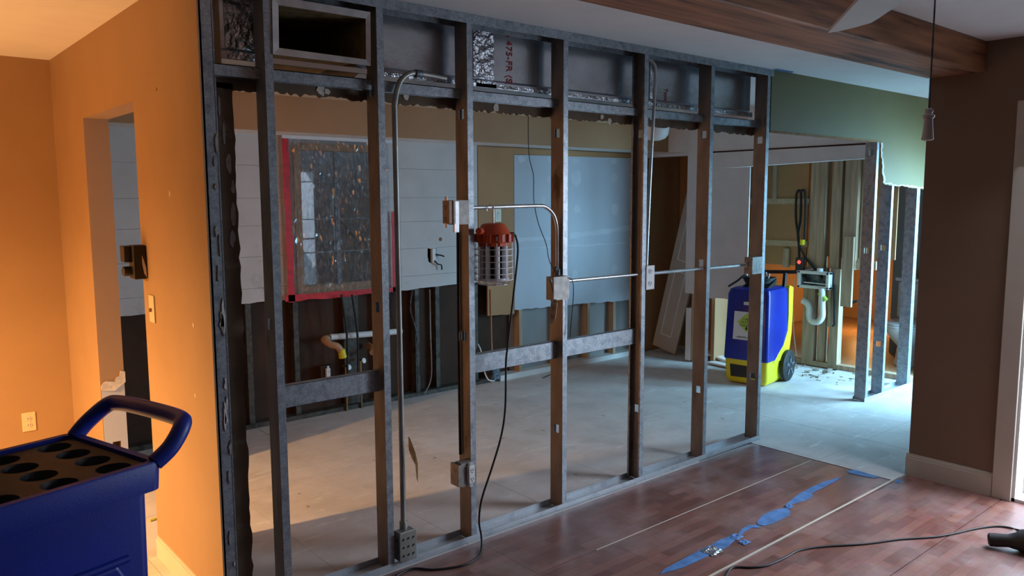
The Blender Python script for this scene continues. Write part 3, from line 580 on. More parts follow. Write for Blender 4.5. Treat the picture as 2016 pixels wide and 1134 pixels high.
for s in (1.165, 1.235): sl.box(3.496, 3.498, D-.0105, D-.009, s-.002, s+.008).box(3.508, 3.510, D-.0105, D-.009, s-.002, s+.008).box(3.501, 3.505, D-.0105, D-.009, s-.010, s-.006)
sl.build('slots', 'hole', b3)
b4 = jbox('outlet_box', 'square steel junction box on the stud where the olive wall begins', 4.52, 4.635, 1.150, 1.262, y0=D-.012)
MB().box(4.518, 4.523, D-.016, D+.045, 1.15, 1.262).build('side_plate', 'boxsteel', b4)
MB().tube([(4.525, 2.945, 1.212), (4.50, 2.945, 1.212)], .015, 10).build('connector', 'emt', b4, 60)
b5 = jbox('outlet_box', 'steel box with white duplex receptacle low on the work light stud', 2.135, 2.205, .295, .410, y0=D-.02)
recept(b5, (2.186, D-.025, .352), X_, Z_, -Y_, .034, .085, 'wire_white')
MB().box(2.120, 2.136, D-.02, D+.045, .30, .405).build('side_plate', 'boxsteel', b5)
b6 = jbox('outlet_box', 'grey square cover plate with slots at the foot of the tall conduit', 1.790, 1.872, .035, .165, y0=D-.02)
MB().box(1.786, 1.876, D-.026, D-.02, .03, .17).build('cover_plate', 'emt_old', b6, bevel=.004)
sl = MB()
for i in range(3):
    for j in range(3):
        if (i, j) != (1, 1) or True: sl.obox((1.805+i*.026, D-.0265, .06+j*.038), Vector((.005, 0, .003)), Vector((-.0015, 0, .003)), Vector((0, .0008, 0)))
sl.build('slots', 'hole', b6)
MB().tube([(1.838, 2.94, .165), (1.838, 2.94, .20)], .018, 10).build('connector', 'emt_old', b6, 60)
one(MB().prism([(1.853, D-.01, .60), (1.862, D-.012, .585), (1.882, D-.02, .52), (1.893, D-.02, .47), (1.894, D-.018, .38), (1.886, D-.02, .40), (1.880, D-.022, .465), (1.862, D-.02, .50), (1.853, D-.012, .54)], (0, .002, 0)), 'paper_scrap', 'leaf', 'torn brown paper scrap dangling from the tall conduit', 'scrap')
one(MB().tube(spline([P(1040, 205, Z=2.164)]+[P(u, w, Y=y) for u, w, y in ((1041, 300, 3.2), (1050, 345, 3.15), (1051, 395, 3.1), (1060, 440, 3.04), (1075, 480, 2.99), (1082, 515, 2.94))]+[Vector((2.76, D-.02, 1.257))], 5), .0022, 6), 'loose_wire', 'black', 'thin loose wire hanging before the patched grey drywall', 'wire', smooth=60)
one(MB().tube(spline([P(u, w, Y=3.02) for u, w in ((1099, 722), (1090, 733), (1080, 739), (1068, 744))], 4), .0022, 6), 'loose_wire', 'black', 'short bent wire end poking from the brown stained stud', 'wire', smooth=60)

# ------------------------------------------------------------------ hanging work light
LC = Vector((2.352, D-.005, 0)); wl = thing('work_light', 'red orange caged work light hooked over the shiny conduit', 'work light', (2.352, D-.005, 1.244))
hk = [(LC.x, LC.y+.0, 1.535), (LC.x, LC.y, 1.575)]+[(LC.x, LC.y+.026-math.cos(a)*.026+.0, 1.60+math.sin(a)*.026) for a in [math.pi*k/10 for k in range(0, 12)]]
MB().tube(hk, .0042, 8).build('hook', 'chrome', wl, 60)
MB().lathe([(.035, .0), (.052, -.004), (.060, -.012), (.079, -.046), (.084, -.052), (.084, -.088), (.076, -.092), (.074, -.108), (.03, -.11)], (LC.x, LC.y, 1.537), 12).build('housing', 'redorange', wl, 25)
rb = MB()
for k in range(10):
    a = 2*math.pi*k/10; c, s = math.cos(a), math.sin(a); d = Vector((c, s, 0)); e = Vector((-s, c, 0))
    rb.obox(Vector((LC.x, LC.y, 1.467))+d*.088, d*.006, e*.012, Vector((0, 0, .020)))
rb.build('lug', 'redorange', wl, bevel=.003)
MB().lathe([(.016, 0), (.016, .03)], (LC.x-.088, LC.y-.02, 1.500), 12, (-.9, -.4, .1)).build('end_boss', 'redorange', wl, 40)
MB().obox((LC.x+.079, LC.y-.03, 1.480), Vector((.018, -.006, 0)), Vector((.004, .012, 0)), Vector((0, 0, .012))).build('cord_gland', 'black', wl, bevel=.003)
pl = P(960, 472, Y=D-.09); MB().obox((LC.x-.028, LC.y-.083, 1.466), Vector((.018, -.006, 0)), Vector((.0, .002, 0)), Vector((0, 0, .010))).build('rating_label', 'label', wl)
for k in range(8):
    a = 2*math.pi*(k+.5)/8; MB().tube([(LC.x+.058*math.cos(a), LC.y+.058*math.sin(a), 1.43), (LC.x+.058*math.cos(a), LC.y+.058*math.sin(a), 1.275)], .0125, 10).build('light_tube', 'led', wl, 60)
MB().lathe([(.045, 0), (.045, -.155)], (LC.x, LC.y, 1.43), 12).build('core', 'black', wl, 40)
MB().lathe([(.074, 0), (.076, -.008), (.055, -.016), (.01, -.018)], (LC.x, LC.y, 1.277), 20).build('bottom_cap', 'led', wl, 40)
def ring(r, z, n=24): return [(LC.x+r*math.cos(2*math.pi*k/n), LC.y+r*math.sin(2*math.pi*k/n), z) for k in range(n+1)]
for z in (1.415, 1.386, 1.357, 1.328, 1.299, 1.270): MB().tube(ring(.092, z), .0022, 6, cap=False).build('cage_ring', 'wire_white', wl, 60)
for z, r in ((1.248, .070), (1.244, .025)): MB().tube(ring(r, z), .0022, 6, cap=False).build('cage_ring', 'wire_white', wl, 60)
for k in range(12):
    a = 2*math.pi*k/12; c, s = math.cos(a), math.sin(a); MB().tube([(LC.x+.092*c, LC.y+.092*s, 1.445), (LC.x+.092*c, LC.y+.092*s, 1.268), (LC.x+.072*c, LC.y+.072*s, 1.248), (LC.x+.022*c, LC.y+.022*s, 1.244)], .0022, 6).build('cage_wire', 'wire_white', wl, 60)
cd = spline([(LC.x+.095, LC.y-.035, 1.480), (2.457, D-.045, 1.47), (2.470, D-.045, 1.40), (2.450, D-.04, 1.22), (2.408, D-.04, .95), (2.396, D-.04, .86), (2.390, D-.04, .64), (2.362, D-.04, .50), (2.30, D-.045, .36), (2.232, D-.05, .22), (2.212, D-.055, .12), (2.213, D-.07, .05), (2.19, D-.10, .010), (2.12, D-.16, .0055), (2.02, D-.18, .0055), (1.90, D-.13, .0055), (1.83, D-.06, .0055), (1.72, D-.08, .0055), (1.60, D-.16, .0055)], 7)
MB().tube(cd, .0052, 8).build('power_cord', 'black', wl, 60)

# ------------------------------------------------------------------ things on the kitchen back wall
sh = MB(); n = 24; rr = random.Random(3)
gx = [2.50+(3.32-2.50)*i/n for i in range(n+1)]; gz = [.955+(2.085-.955)*j/n for j in range(n+1)]
sh.add([(x, YB-.028-(rr.uniform(0, .012) if 0 < i < n and 0 < j < n else 0), z) for j, z in enumerate(gz) for i, x in enumerate(gx)], [(j*(n+1)+i, j*(n+1)+i+1, (j+1)*(n+1)+i+1, (j+1)*(n+1)+i) for j in range(n) for i in range(n)])
one(sh, 'plastic_sheet', 'sheet', 'crinkled clear plastic sheet taped over the kitchen window', 'plastic sheet', smooth=180)
def tape(poly, lab, grp=None, m='red', th=.003):
    return one(MB().prism([(x, YB-.033, z) for x, z in poly], (0, th, 0)), 'tape_strip', m, lab, 'tape', grp)
tape(jag((2.435, 2.085), (2.445, .90), 14, .003)+jag((2.497, .90), (2.487, 2.085), 14, .003), 'wide red tape strip down the side of plastic sheet facing orange wall')
tape(jag((2.42, .955), (3.38, .945), 16, .003)+jag((3.38, .905), (2.42, .908), 16, .006), 'red tape strip along the bottom edge of plastic sheet')
tape(jag((3.335, 1.55), (3.335, .905), 8, .003)+jag((3.375, .905), (3.372, 1.55), 8, .003), 'red tape strip up the side of plastic sheet beside tall conduit')
one(MB().box(2.44, 3.37, YB-.033, YB-.030, 2.085, 2.108), 'tape_strip', 'label', 'pale tape strip along the top edge of plastic sheet', 'tape')
def onwall(u, w, y=YB): return P(u, w, Y=y)
pp = thing('drain_pipe', 'white plastic drain pipe with stained elbow and yellow wrapped end', 'pipe', (2.9, YB+.03, .4))
MB().tube([onwall(650, 664, YB-.02), onwall(790, 652, YB-.02)], .024, 12).build('white_pipe', 'pvc', pp, 60)
MB().tube(spline([onwall(648, 666, YB-.01), onwall(638, 668, YB-.03), onwall(650, 678, YB-.08), onwall(664, 682, YB-.10), onwall(672, 692, YB-.11)], 4), .026, 12).build('elbow', 'pvc_old', pp, 60)
MB().tube([onwall(672, 688, YB-.11), onwall(675, 704, YB-.11)], [.028, .031], 12).build('taped_end', 'yellow', pp, 60)
a = onwall(735, 687, YB-.03); one(MB().tube([a+Vector((.0, .09, .02)), a, a+Vector((-.03, -.04, -.02))], .026, 12), 'pipe_stub', 'pvc_old', 'stained pipe stub beside the tall stud under the window', 'pipe', smooth=60)
for k, (u, w, u2, lab) in enumerate(((712, 709, 716, 'round handled shutoff valve nearer the tall conduit'), (683, 722, 688, 'round handled shutoff valve above the steel blocking, below yellow pipe end'))):
    a = onwall(u, w, YB-.03); t = thing('shutoff_valve', lab, 'valve', a)
    MB().lathe([(.02, 0), (.022, .004), (.02, .008)], a+Vector((0, -.03, 0)), 14, (.3, -1, .3)).build('handle', 'wire_white', t, 40)
    MB().tube([a+Vector((.0, .06, 0)), a+Vector((0, -.03, 0))], .010, 8).build('stem', 'brass', t, 60)
    MB().tube([a+Vector((0, .02, .0)), (a.x, a.y+.02, .0)], .0085, 8).build('riser', 'brass', t, 60)
for k, (u, lab, m) in enumerate(((676, 'dark flexible supply line dropping past the white drain pipe', 'rubber'), (697, 'dark supply line beside the shutoff valve under the window', 'rubber'))):
    a, b = onwall(u-4, 580, YB-.075), onwall(u+8, 735, YB-.075); one(MB().tube(spline([a, (a+b)/2+Vector((.02, 0, 0)), b], 6), .009, 8), 'supply_line', m, lab, 'hose', smooth=60)
a = onwall(644, 735, YB+.0); t = thing('wall_outlet', 'white outlet in a brown box low under the kitchen window', 'outlet', a)
MB().box(a.x-.05, a.x+.05, YB+.0, YB+.05, a.z-.06, a.z+.06).build('outlet_box', 'brownwall', t); recept(t, (a.x, YB-.012, a.z), X_, Z_, -Y_, .034, .085, 'wire_white')
for u, u2, lab in ((848, 845, 'pale vertical cable stapled to the bare studs under white wallboard'), (968, 978, 'pale vertical cable hanging below the red work light')):
    a, b, c = onwall(u-2, 570, YB-.01), onwall(u+1, 740, YB-.01), onwall(u-12, 775, YB-.02)
    one(MB().tube(spline([a, (a+b)/2, b, c], 6), .006, 6), 'cable', 'pvc_old' if u > 900 else 'torn', lab, 'cable', smooth=60)
a = onwall(808, 590); b = onwall(825, 760); one(MB().tube(spline([onwall(812, 570, YB-.01), onwall(808, 610, YB-.02), onwall(820, 660, YB-.02), onwall(823, 770, YB-.01)], 6), .006, 6), 'cable', 'steel_dark', 'dark wavy cable along the bare stud under white wallboard', 'cable', smooth=60)
a = onwall(850, 506); t = thing('cut_out_box', 'ragged hole in white wallboard with switch and black wires', 'outlet', (a.x, YB, a.z-.08))
MB().box(a.x+.0, a.x+.035, YB-.012, YB+.02, a.z-.05, a.z+.07).build('switch', 'wire_white', t, bevel=.003)
MB().tube(spline([(a.x+.03, YB-.01, a.z+.02), (a.x+.08, YB-.03, a.z+.01), (a.x+.10, YB-.04, a.z+.0)], 4), .006, 6).build('wire', 'black', t)
MB().tube(spline([(a.x+.02, YB-.01, a.z-.03), (a.x+.04, YB-.03, a.z-.06), (a.x+.075, YB-.03, a.z-.07), (a.x+.08, YB-.03, a.z-.11)], 4), .006, 6).build('wire', 'black', t)
a = onwall(867, 471); one(MB().lathe([(.016, 0), (.016, .002)], (a.x, YB-.0005, a.z), 14, (0, -1, 0)), 'wall_plug', 'leaf', 'small round brown spot on white wallboard above the ragged hole', 'plug')
a = onwall(980, 424, YB-.004); t = thing('wall_outlet', 'ivory outlet plate on brown panel behind work light hook', 'outlet', (a.x, YB-.004, a.z-.06))
MB().box(a.x-.036, a.x+.036, YB-.010, YB-.004, a.z-.058, a.z+.058).build('plate', 'ivory', t, bevel=.002)
MB().box(a.x-.017, a.x+.017, YB-.0115, YB-.010, a.z-.034, a.z+.034).build('socket_face', 'cream', t); MB().lathe([(.004, 0), (.004, .001)], (a.x, YB-.0115, a.z+.02), 8, (0, -1, 0)).build('slots', 'hole', t)
one(MB().box(4.36, 4.44, YB-.03, YB+.07, .02, .12).box(4.37, 4.43, YB-.035, YB-.03, .03, .11), 'floor_box', 'steel_dark', 'dark metal box on floor at the end of the white baseboard', 'box')
one(MB().tube(spline([(4.25, YB+.05, .36), (4.25, YB-.0, .30), (4.24, YB-.05, .15), (4.28, YB-.06, .05), (4.36, YB-.05, .02)], 6), .007, 6), 'cable', 'pvc', 'white cable curling to floor beside the dark metal box', 'cable', smooth=60)
dl = P(1290, 277, Y=4.5); t = thing('ceiling_light', 'white dome ceiling light hanging just below the header line', 'ceiling light', dl)
MB().lathe([(.11, .13), (.118, .115), (.118, .09), (.110, .05), (.085, .018), (.04, .002), (.004, 0)], dl, 24).build('dome', 'wire_white', t, 40)
MB().lathe([(.012, .13), (.012, CZ-dl.z-.03), (.06, CZ-dl.z-.025), (.065, CZ-dl.z)], dl, 16).build('stem', 'white', t, 40)

# ------------------------------------------------------------------ closet door leaf leaning
q0 = Vector((6.60, 5.43, .012)); upv = Vector((.03, -.23, 1)).normalized(); wv = Vector((.06, -.97, -.22)); wv = (wv-upv*wv.dot(upv)).normalized(); nv = upv.cross(wv).normalized()
if nv.x > 0: nv = -nv
leaf = thing('bifold_door_leaf', 'beige panelled door leaf leaning askew in the dark closet opening', 'door', q0)
o0 = q0+Vector((0, 0, .06))
MB().obox(o0+upv*.98+wv*.15, upv*.98, wv*.15, nv*.016).build('slab', 'door', leaf, bevel=.003)
for za, zb in ((.16, .86), (.98, 1.82)):
    for s in (.075, .205):
        MB().tube([o0+upv*za+wv*s+nv*.016, o0+upv*zb+wv*s+nv*.016], .006, 8).build('panel_moulding', 'white', leaf, 60)
    for z in (za, zb): MB().tube([o0+upv*z+wv*.075+nv*.016, o0+upv*z+wv*.205+nv*.016], .006, 8).build('panel_moulding', 'white', leaf, 60)
one(MB().obox((6.62, 4.55, .05), Vector((.03, .28, .035)), Vector((.05, -.005, 0)), Vector((0, 0, .01))), 'trim_offcut', 'white', 'white trim offcut lying in rubble behind the dehumidifier', 'offcut', 'white offcuts on the bathroom floor')
one(MB().obox((6.50, 4.40, .02), Vector((.02, .22, 0)), Vector((.06, -.005, 0)), Vector((0, 0, .008))), 'trim_offcut', 'white', 'flat white offcut on floor between steel stud and dehumidifier', 'offcut', 'white offcuts on the bathroom floor')
one(MB().obox((6.80, 4.50, .10), Vector((.03, .26, .08)), Vector((.04, -.005, 0)), Vector((0, 0, .01))), 'trim_offcut', 'board', 'tilted pale offcut propped behind the dehumidifier', 'offcut', 'white offcuts on the bathroom floor')

# ------------------------------------------------------------------ dehumidifier
e1 = Vector((.163, -.987, 0)).normalized(); e2 = Vector((.987, .163, 0)).normalized(); A = Vector((5.955, 4.075, 0))
def dq(a, b, z): return A+e1*a+e2*b+Vector((0, 0, z))
WD, DP = .385, .50
dh = thing('dehumidifier', 'blue and yellow wheeled dehumidifier on the kitchen floor by bathroom studs', 'dehumidifier', A+e1*.19+e2*.27)
def loft(rings, mi=0):
    mb = MB(); n = len(rings[0]); vs = [v for r_ in rings for v in r_]
    fs = [(i*n+k, i*n+(k+1) % n, (i+1)*n+(k+1) % n, (i+1)*n+k) for i in range(len(rings)-1) for k in range(n)]+[tuple(range(n-1, -1, -1)), tuple(range((len(rings)-1)*n, len(rings)*n))]
    return mb.add(vs, fs, mi)
def rrect(a0, a1, b0, b1, z, r=.03):
    out = []
    for (ca, cb, s) in ((a1-r, b0+r, -math.pi/2), (a1-r, b1-r, 0), (a0+r, b1-r, math.pi/2), (a0+r, b0+r, math.pi)):
        for k in range(5): t = s+math.pi/2*k/4; out.append(dq(ca+math.cos(t)*r, cb+math.sin(t)*r, z))
    return out
loft([rrect(.02, WD-.02, .03, DP, .012), rrect(.0, WD, .01, DP, .05), rrect(-.005, WD+.005, .0, DP, .20), rrect(-.008, WD+.008, .0, DP, .235)]).build('base_tub', 'yellow', dh, 40)
loft([rrect(-.012, WD+.012, -.012, DP-.02, .225), rrect(-.012, WD+.012, -.014, DP-.03, .26), rrect(.0, WD, .01, DP-.05, .80), rrect(.012, WD-.012, .03, DP-.06, .845), rrect(.04, WD-.04, .07, DP-.08, .86)]).build('upper_shell', 'blue2', dh, 40)
sp = [(DP+.03, .84), (DP-.055, .865), (DP-.075, .84), (DP-.06, .60), (DP-.07, .45), (DP-.16, .335), (DP-.28, .27), (DP-.38, .20), (DP-.05, .20), (DP-.01, .30), (DP+.02, .42), (DP+.03, .60)]
MB().prism([dq(WD+.014, b, z) for b, z in sp], -e1*(WD+.028)).build('spine', 'yellow', dh, bevel=.006)
MB().prism([dq(.05, -.004, .175), dq(.30, -.004, .170), dq(.295, -.004, .07), (dq(.06, -.004, .065))], e2*.03).build('intake_grille', 'black', dh)
for s, nm in ((-.03, 0), (WD+.012, 1)):
    t = dq(s, .40, .142); MB().lathe([(.03, 0), (.125, .004), (.142, .012), (.142, .04), (.125, .048), (.03, .05)], t+e1*(-.02 if s < 0 else -.005), 24, e1).build('wheel', 'rubber', dh, 35)
    wq = MB()
    for k in range(5):
        a = 2*math.pi*k/5+.3; wq.obox(t+e1*(.046 if s > 0 else -.02)+e2*math.cos(a)*.06+Vector((0, 0, math.sin(a)*.06)), (e2*math.cos(a)+Vector((0, 0, math.sin(a))))*.030, (-e2*math.sin(a)+Vector((0, 0, math.cos(a))))*.012, e1*.004)
    wq.build('wheel_spoke', 'steel_dark', dh)
lb = MB().prism([dq(.085, -.0145, .655), dq(.31, -.0145, .655), dq(.315, -.0155, .405), dq(.075, -.0155, .405)], e2*.01).build('front_label', 'label', dh)
cc = (.20, .56); MB().prism([dq(cc[0], -.017, cc[1]+.085), dq(cc[0]+.085, -.017, cc[1]), dq(cc[0], -.017, cc[1]-.085), dq(cc[0]-.085, -.017, cc[1])], e2*.002).build('diamond_print', 'diamond', lb)
rt = basis(e1, (0, 0, 1))
for s, z in (('1-800', .590), ('WATER', .562), ('DAMAGE', .534)): text(s, .030, dq(.20, -.0178, z), rt, 'green_ink', lb)
text('a BELFOR company', .022, dq(.195, -.0178, .428), rt, 'ink', lb)
dr = [(0, .03), (.008, .012), (.010, .003), (.006, -.005), (0, -.007), (-.006, -.005), (-.010, .003), (-.008, .012)]
MB().prism([dq(.20+x, -.0182, .502+z) for x, z in dr], e2*.002).build('drop_print', 'ink', lb)
MB().prism([dq(.165, -.006, .742), dq(.25, -.006, .742), dq(.25, -.008, .715), dq(.165, -.008, .715)], e2*.01).build('name_plate', 'label', dh)
# handle bar, control pod, hose and cord on top
MB().bar(dq(.02, DP-.10, .97), dq(WD+.06, DP-.02, .985), .028, .032).build('handle_bar', 'black', dh, bevel=.004)
for a in (.05, WD-.03): MB().bar(dq(a, DP-.09, .84), dq(a, DP-.07, .975), .025, .03, up=(1, 0, 0)).build('handle_post', 'black', dh)
MB().prism([dq(.10, .10, .86), dq(.33, .10, .86), dq(.33, .30, .93), dq(.10, .30, .93), dq(.10, .34, .86)][0:4], Vector((0, 0, -.03))).build('control_panel', 'black', dh)
rr = random.Random(9)
for k in range(4):
    r0 = .08+.012*k; c = dq(.19, .22+.01*k, .885+.016*k); MB().tube([c+e1*math.cos(2*math.pi*i/20)*r0*1.2+e2*math.sin(2*math.pi*i/20)*r0+Vector((0, 0, .004*math.sin(i)))for i in range(21)], .010, 8, cap=False).build('hose_coil', 'rubber', dh, 60)
MB().tube(spline([dq(-.01, .05, .86), dq(.05, .10, .91), dq(.10, .15, .96), dq(.12, .2, .90)], 5), .010, 8).build('hose_end', 'rubber', dh, 60)
for k in range(3): MB().bar(dq(.22+.03*k, .20, .88), dq(.225+.03*k, .24, 1.0-.01*k), .012, .016, up=(1, 0, 0)).build('cable_tie', 'torn', dh)
one(MB().tube(spline([P(1568, 702, X=7.196), P(1562, 640, X=7.19), P(1563, 560, X=7.18), P(1575, 535, X=7.16), P(1600, 530, X=7.12)], 6), .004, 6), 'cable', 'cream', 'thin pale cable drooping behind the dehumidifier', 'cable', smooth=60)
# cord loops hung on the wet wall with lit adaptor
def wp_(u, w, x=7.17): return P(u, w, X=x)
hc = thing('extension_cord', 'black cord looped over a nail on bathroom studs with red lit plug', 'cord', wp_(1575, 520))
MB().tube(spline([wp_(1574, 520), wp_(1572, 470), wp_(1567, 430), wp_(1568, 385), wp_(1573, 375), wp_(1577, 385), wp_(1576, 430), wp_(1571, 470), wp_(1585, 505), wp_(1612, 538), wp_(1618, 548)], 6), .012, 8).build('cord_loop', 'rubber', hc, 60)
MB().tube(spline([wp_(1576, 378, 7.16), wp_(1581, 374, 7.16), wp_(1585, 382, 7.16), wp_(1586, 420, 7.16), wp_(1584, 470, 7.16)], 6), .011, 8).build('cord_loop', 'rubber', hc, 60)
a = wp_(1575, 520, 7.15); MB().obox(a, Vector((.02, 0, 0)), Vector((0, .04, 0)), Vector((0, 0, .065))).build('adaptor', 'black', hc, bevel=.005)
a = wp_(1573, 516, 7.125); MB().lathe([(.018, 0), (.012, .012), (.001, .016)], a, 12, (-1, 0, 0)).build('indicator', 'glow_red', hc, 50)
a = wp_(1580, 472, 7.15); MB().tube([a, a+Vector((0, 0, -.05))], .025, 10).build('connector', 'yellow', hc, 60)
MB().tube(spline([wp_(1575, 535, 7.15), wp_(1590, 555, 7.14), wp_(1600, 560, 7.14)], 4), .012, 8).build('tail', 'rubber', hc, 60)
# laundry box, trap
lx = 7.13; c = P(1602, 551, X=lx); t = thing('washer_outlet_box', 'white plastic washer outlet box frame nailed to bathroom studs', 'outlet box', c-Vector((0, 0, .1)))
w2, h2 = .165, .085; fr_ = MB()
for (a0, a1, z0, z1) in ((-w2, w2, h2-.03, h2), (-w2, w2, -h2, -h2+.03), (-w2, -w2+.035, -h2, h2), (w2-.035, w2, -h2, h2)): fr_.box(lx-.02, lx+.05, c.y+a0, c.y+a1, c.z+z0, c.z+z1)
fr_.build('frame', 'pvc', t, bevel=.008)
MB().box(lx+.05, lx+.06, c.y-w2, c.y+w2, c.z-h2, c.z+h2).build('back', 'steel_dark', t)
MB().tube([(lx+.02, c.y-.05, c.z+h2), (lx+.02, c.y-.05, c.z+h2+.03)], .03, 12).build('knockout_cap', 'pvc', t, 60)
MB().tube([(lx+.0, c.y+.10, c.z-.03), (lx, c.y-.13, c.z-.035)], .008, 8).build('supply_tube', 'chrome', t, 60)
pt = thing('drain_trap', 'white plastic p trap with green tape below the washer outlet box', 'pipe', P(1608, 640, X=7.13))
g = lambda u, w: P(u, w, X=7.12)
MB().tube([g(1618, 568), g(1619, 590)]+spline([g(1619, 605), g(1619, 622), g(1613, 632), g(1604, 634), g(1596, 630), g(1593, 620), g(1593, 606), g(1588, 596), g(1580, 592)], 5), .030, 12).build('trap', 'pvc', pt, 60)
MB().tube([g(1614, 576), g(1626, 592)], .026, 10).build('green_tape', 'diamond', pt, 60)
for u, lab in ((1632, 'dark copper riser beside the white p trap'), (1643, 'black pipe riser against bathroom stud right of the p trap')):
    a, b = P(u, 560, X=7.16), P(u, 640, X=7.16); one(MB().tube([a, b, b+Vector((0, .02, -.01))], .013, 8), 'pipe_riser', 'rubber' if u > 1640 else 'brass', lab, 'pipe', smooth=60)
a, b = P(1655, 606, X=7.3), P(1688, 592, X=7.3); one(MB().tube([a, b], .012, 8), 'cross_pipe', 'black', 'thin black pipe crossing the gap before the glowing bathroom', 'pipe', smooth=60)

rr = random.Random(21); mb = MB()
for k in range(170):
    x, y, r = rr.uniform(6.5, 7.18), rr.uniform(3.3, 4.9), rr.uniform(.006, .03); a = rr.uniform(0, 3.14); c_, s_ = math.cos(a)*r, math.sin(a)*r; h = rr.uniform(.003, .01)
    mb.obox((x, y, -.011+h), Vector((c_, s_, rr.uniform(-.003, .003))), Vector((-s_, c_, 0))*rr.uniform(.3, .8), Vector((0, 0, h)))
o = one(mb, 'rubble', ['rubble'], 'grey rubble and chips on the bare floor before bathroom studs', 'rubble'); o['kind'] = 'stuff'
mb = MB()
for k in range(22):
    x, y = rr.uniform(1.4, 5.2), rr.uniform(3.1, 5.2); a = rr.uniform(0, 3.14); r = rr.uniform(.006, .02)
    mb.tube(spline([(x, y, .002), (x+math.cos(a)*r, y+math.sin(a)*r, .003), (x+math.cos(a+.7)*r*2, y+math.sin(a+.7)*r*2, .002)], 2), .0016, 4)
o = one(mb, 'floor_shavings', 'rubble', 'thin curled shavings scattered over the dusty kitchen floor', 'debris'); o['kind'] = 'stuff'
one(MB().tube([(2.199, 2.99, 1.50), (2.197, 2.992, 1.0), (2.199, 2.99, .42)], .0065, 8), 'cable', 'black', 'added black line standing in for the shaded rear edge of the work light stud', 'cable', smooth=60)  # added dark tube drawing the shaded rear flange lip of the stud

# ------------------------------------------------------------------ toilet
to = thing('toilet', 'grey white toilet with closed lid behind the steel hall studs', 'toilet', (7.95, 3.33, 0))
MB().box(8.18, 8.38, 3.10, 3.56, .42, .80).build('tank', 'ceramic', to, bevel=.03, seg=3)
MB().box(8.16, 8.40, 3.08, 3.58, .80, .835).build('tank_lid', 'ceramic', to, bevel=.012)
prof = []
def oval(cx, cy, rx, ry, z, n=20): return [(cx+math.cos(2*math.pi*k/n)*rx, cy+math.sin(2*math.pi*k/n)*ry, z) for k in range(n)]
loft([oval(8.0, 3.33, .20, .13, .0), oval(8.0, 3.33, .18, .115, .06), oval(8.0, 3.33, .16, .10, .18), oval(7.95, 3.33, .22, .16, .28), oval(7.92, 3.33, .265, .185, .36), oval(7.92, 3.33, .27, .19, .385)]).build('bowl', 'ceramic', to, 50)
loft([oval(7.92, 3.33, .27, .19, .388), oval(7.92, 3.33, .275, .195, .40), oval(7.92, 3.33, .275, .195, .412)]).build('seat', 'ceramic', to, 50)
loft([oval(7.92, 3.33, .27, .19, .416), oval(7.92, 3.33, .27, .19, .430), oval(7.92, 3.33, .24, .165, .438)]).build('lid', 'ceramic', to, 50)
MB().tube([(8.17, 3.50, .72), (8.14, 3.50, .72), (8.13, 3.44, .715)], .008, 8).build('flush_lever', 'chrome', to, 60)
# ------------------------------------------------------------------ beam and fan
bm_ = struct(MB().box(1.1, XR, 1.665, 1.965, 2.318, CZ), 'ceiling_beam', 'beam', bevel=.008)
for k in ('kind',): del bm_[k]
tag(bm_, 'rough reddish brown wooden beam under the white ceiling', 'beam')
HB = Vector((1.55, .64, 2.08)); fan = thing('ceiling_fan', 'ceiling fan with pale blades and a white bell pull chain', 'fan', HB)
ZB = 2.08
bp = [(1690, 0), (1630, 65), (1650, 62), (1680, 55), (1715, 45), (1730, 36), (1746, 25), (1762, 15), (1772, 7), (1780, 0)]
bl = [P(u, w, Z=ZB) for u, w in bp]; root = HB+(P(1735, 0, Z=ZB)-HB).normalized()*.12; rd = (P(1735, 0, Z=ZB)-HB).normalized(); rs = Vector((-rd.y, rd.x, 0))
poly = [Vector((v.x, v.y, ZB)) for v in bl]+[root-rs*.045, root+rs*.045]
for k in range(5):
    rot = Matrix.Translation(HB) @ Matrix.Rotation(2*math.pi*k/5, 4, 'Z') @ Matrix.Translation(-HB)
    MB().prism([rot @ v for v in poly], (0, 0, .008)).build('blade', 'fan', fan)
    MB().bar(rot @ (HB+rd*.07+Vector((0, 0, .012))), rot @ (HB+rd*.2+Vector((0, 0, .012))), .03, .006).build('blade_iron', 'brass', fan)
MB().lathe([(.05, -.03), (.085, -.02), (.095, .03), (.09, .10), (.05, .13), (.015, .135), (.015, .38), (.06, .385), (.065, .40)], HB, 20).build('motor_housing', 'fan', fan, 40)
pq = P(1830, 208, Z=1.82); pq = Vector((1.653, .676, 1.828))
tp_ = P(1838, 0, X=pq.x-.028)
MB().tube([Vector((pq.x, pq.y, tp_.z+.1))+Vector((-.03, -.012, 0)), pq], .0016, 6).build('pull_chain', 'steel_dark', fan)
MB().lathe([(.003, .0), (.007, -.002), (.008, -.007), (.006, -.010), (.011, -.0145), (.0105, -.018), (.0075, -.021), (.0085, -.035), (.0105, -.056), (.0115, -.061), (.008, -.063)], pq, 16).build('bell_pull', 'label', fan, 35)
one(MB().prism([(4.70, D-.004, CZ-.001), (4.93, D-.004, CZ-.001), (4.88, D-.05, CZ-.001), (4.69, D-.04, CZ-.001)], (0, 0, -.001)), 'tape_strip', 'bluetape', 'blue tape patch on the ceiling where olive wall starts', 'tape')

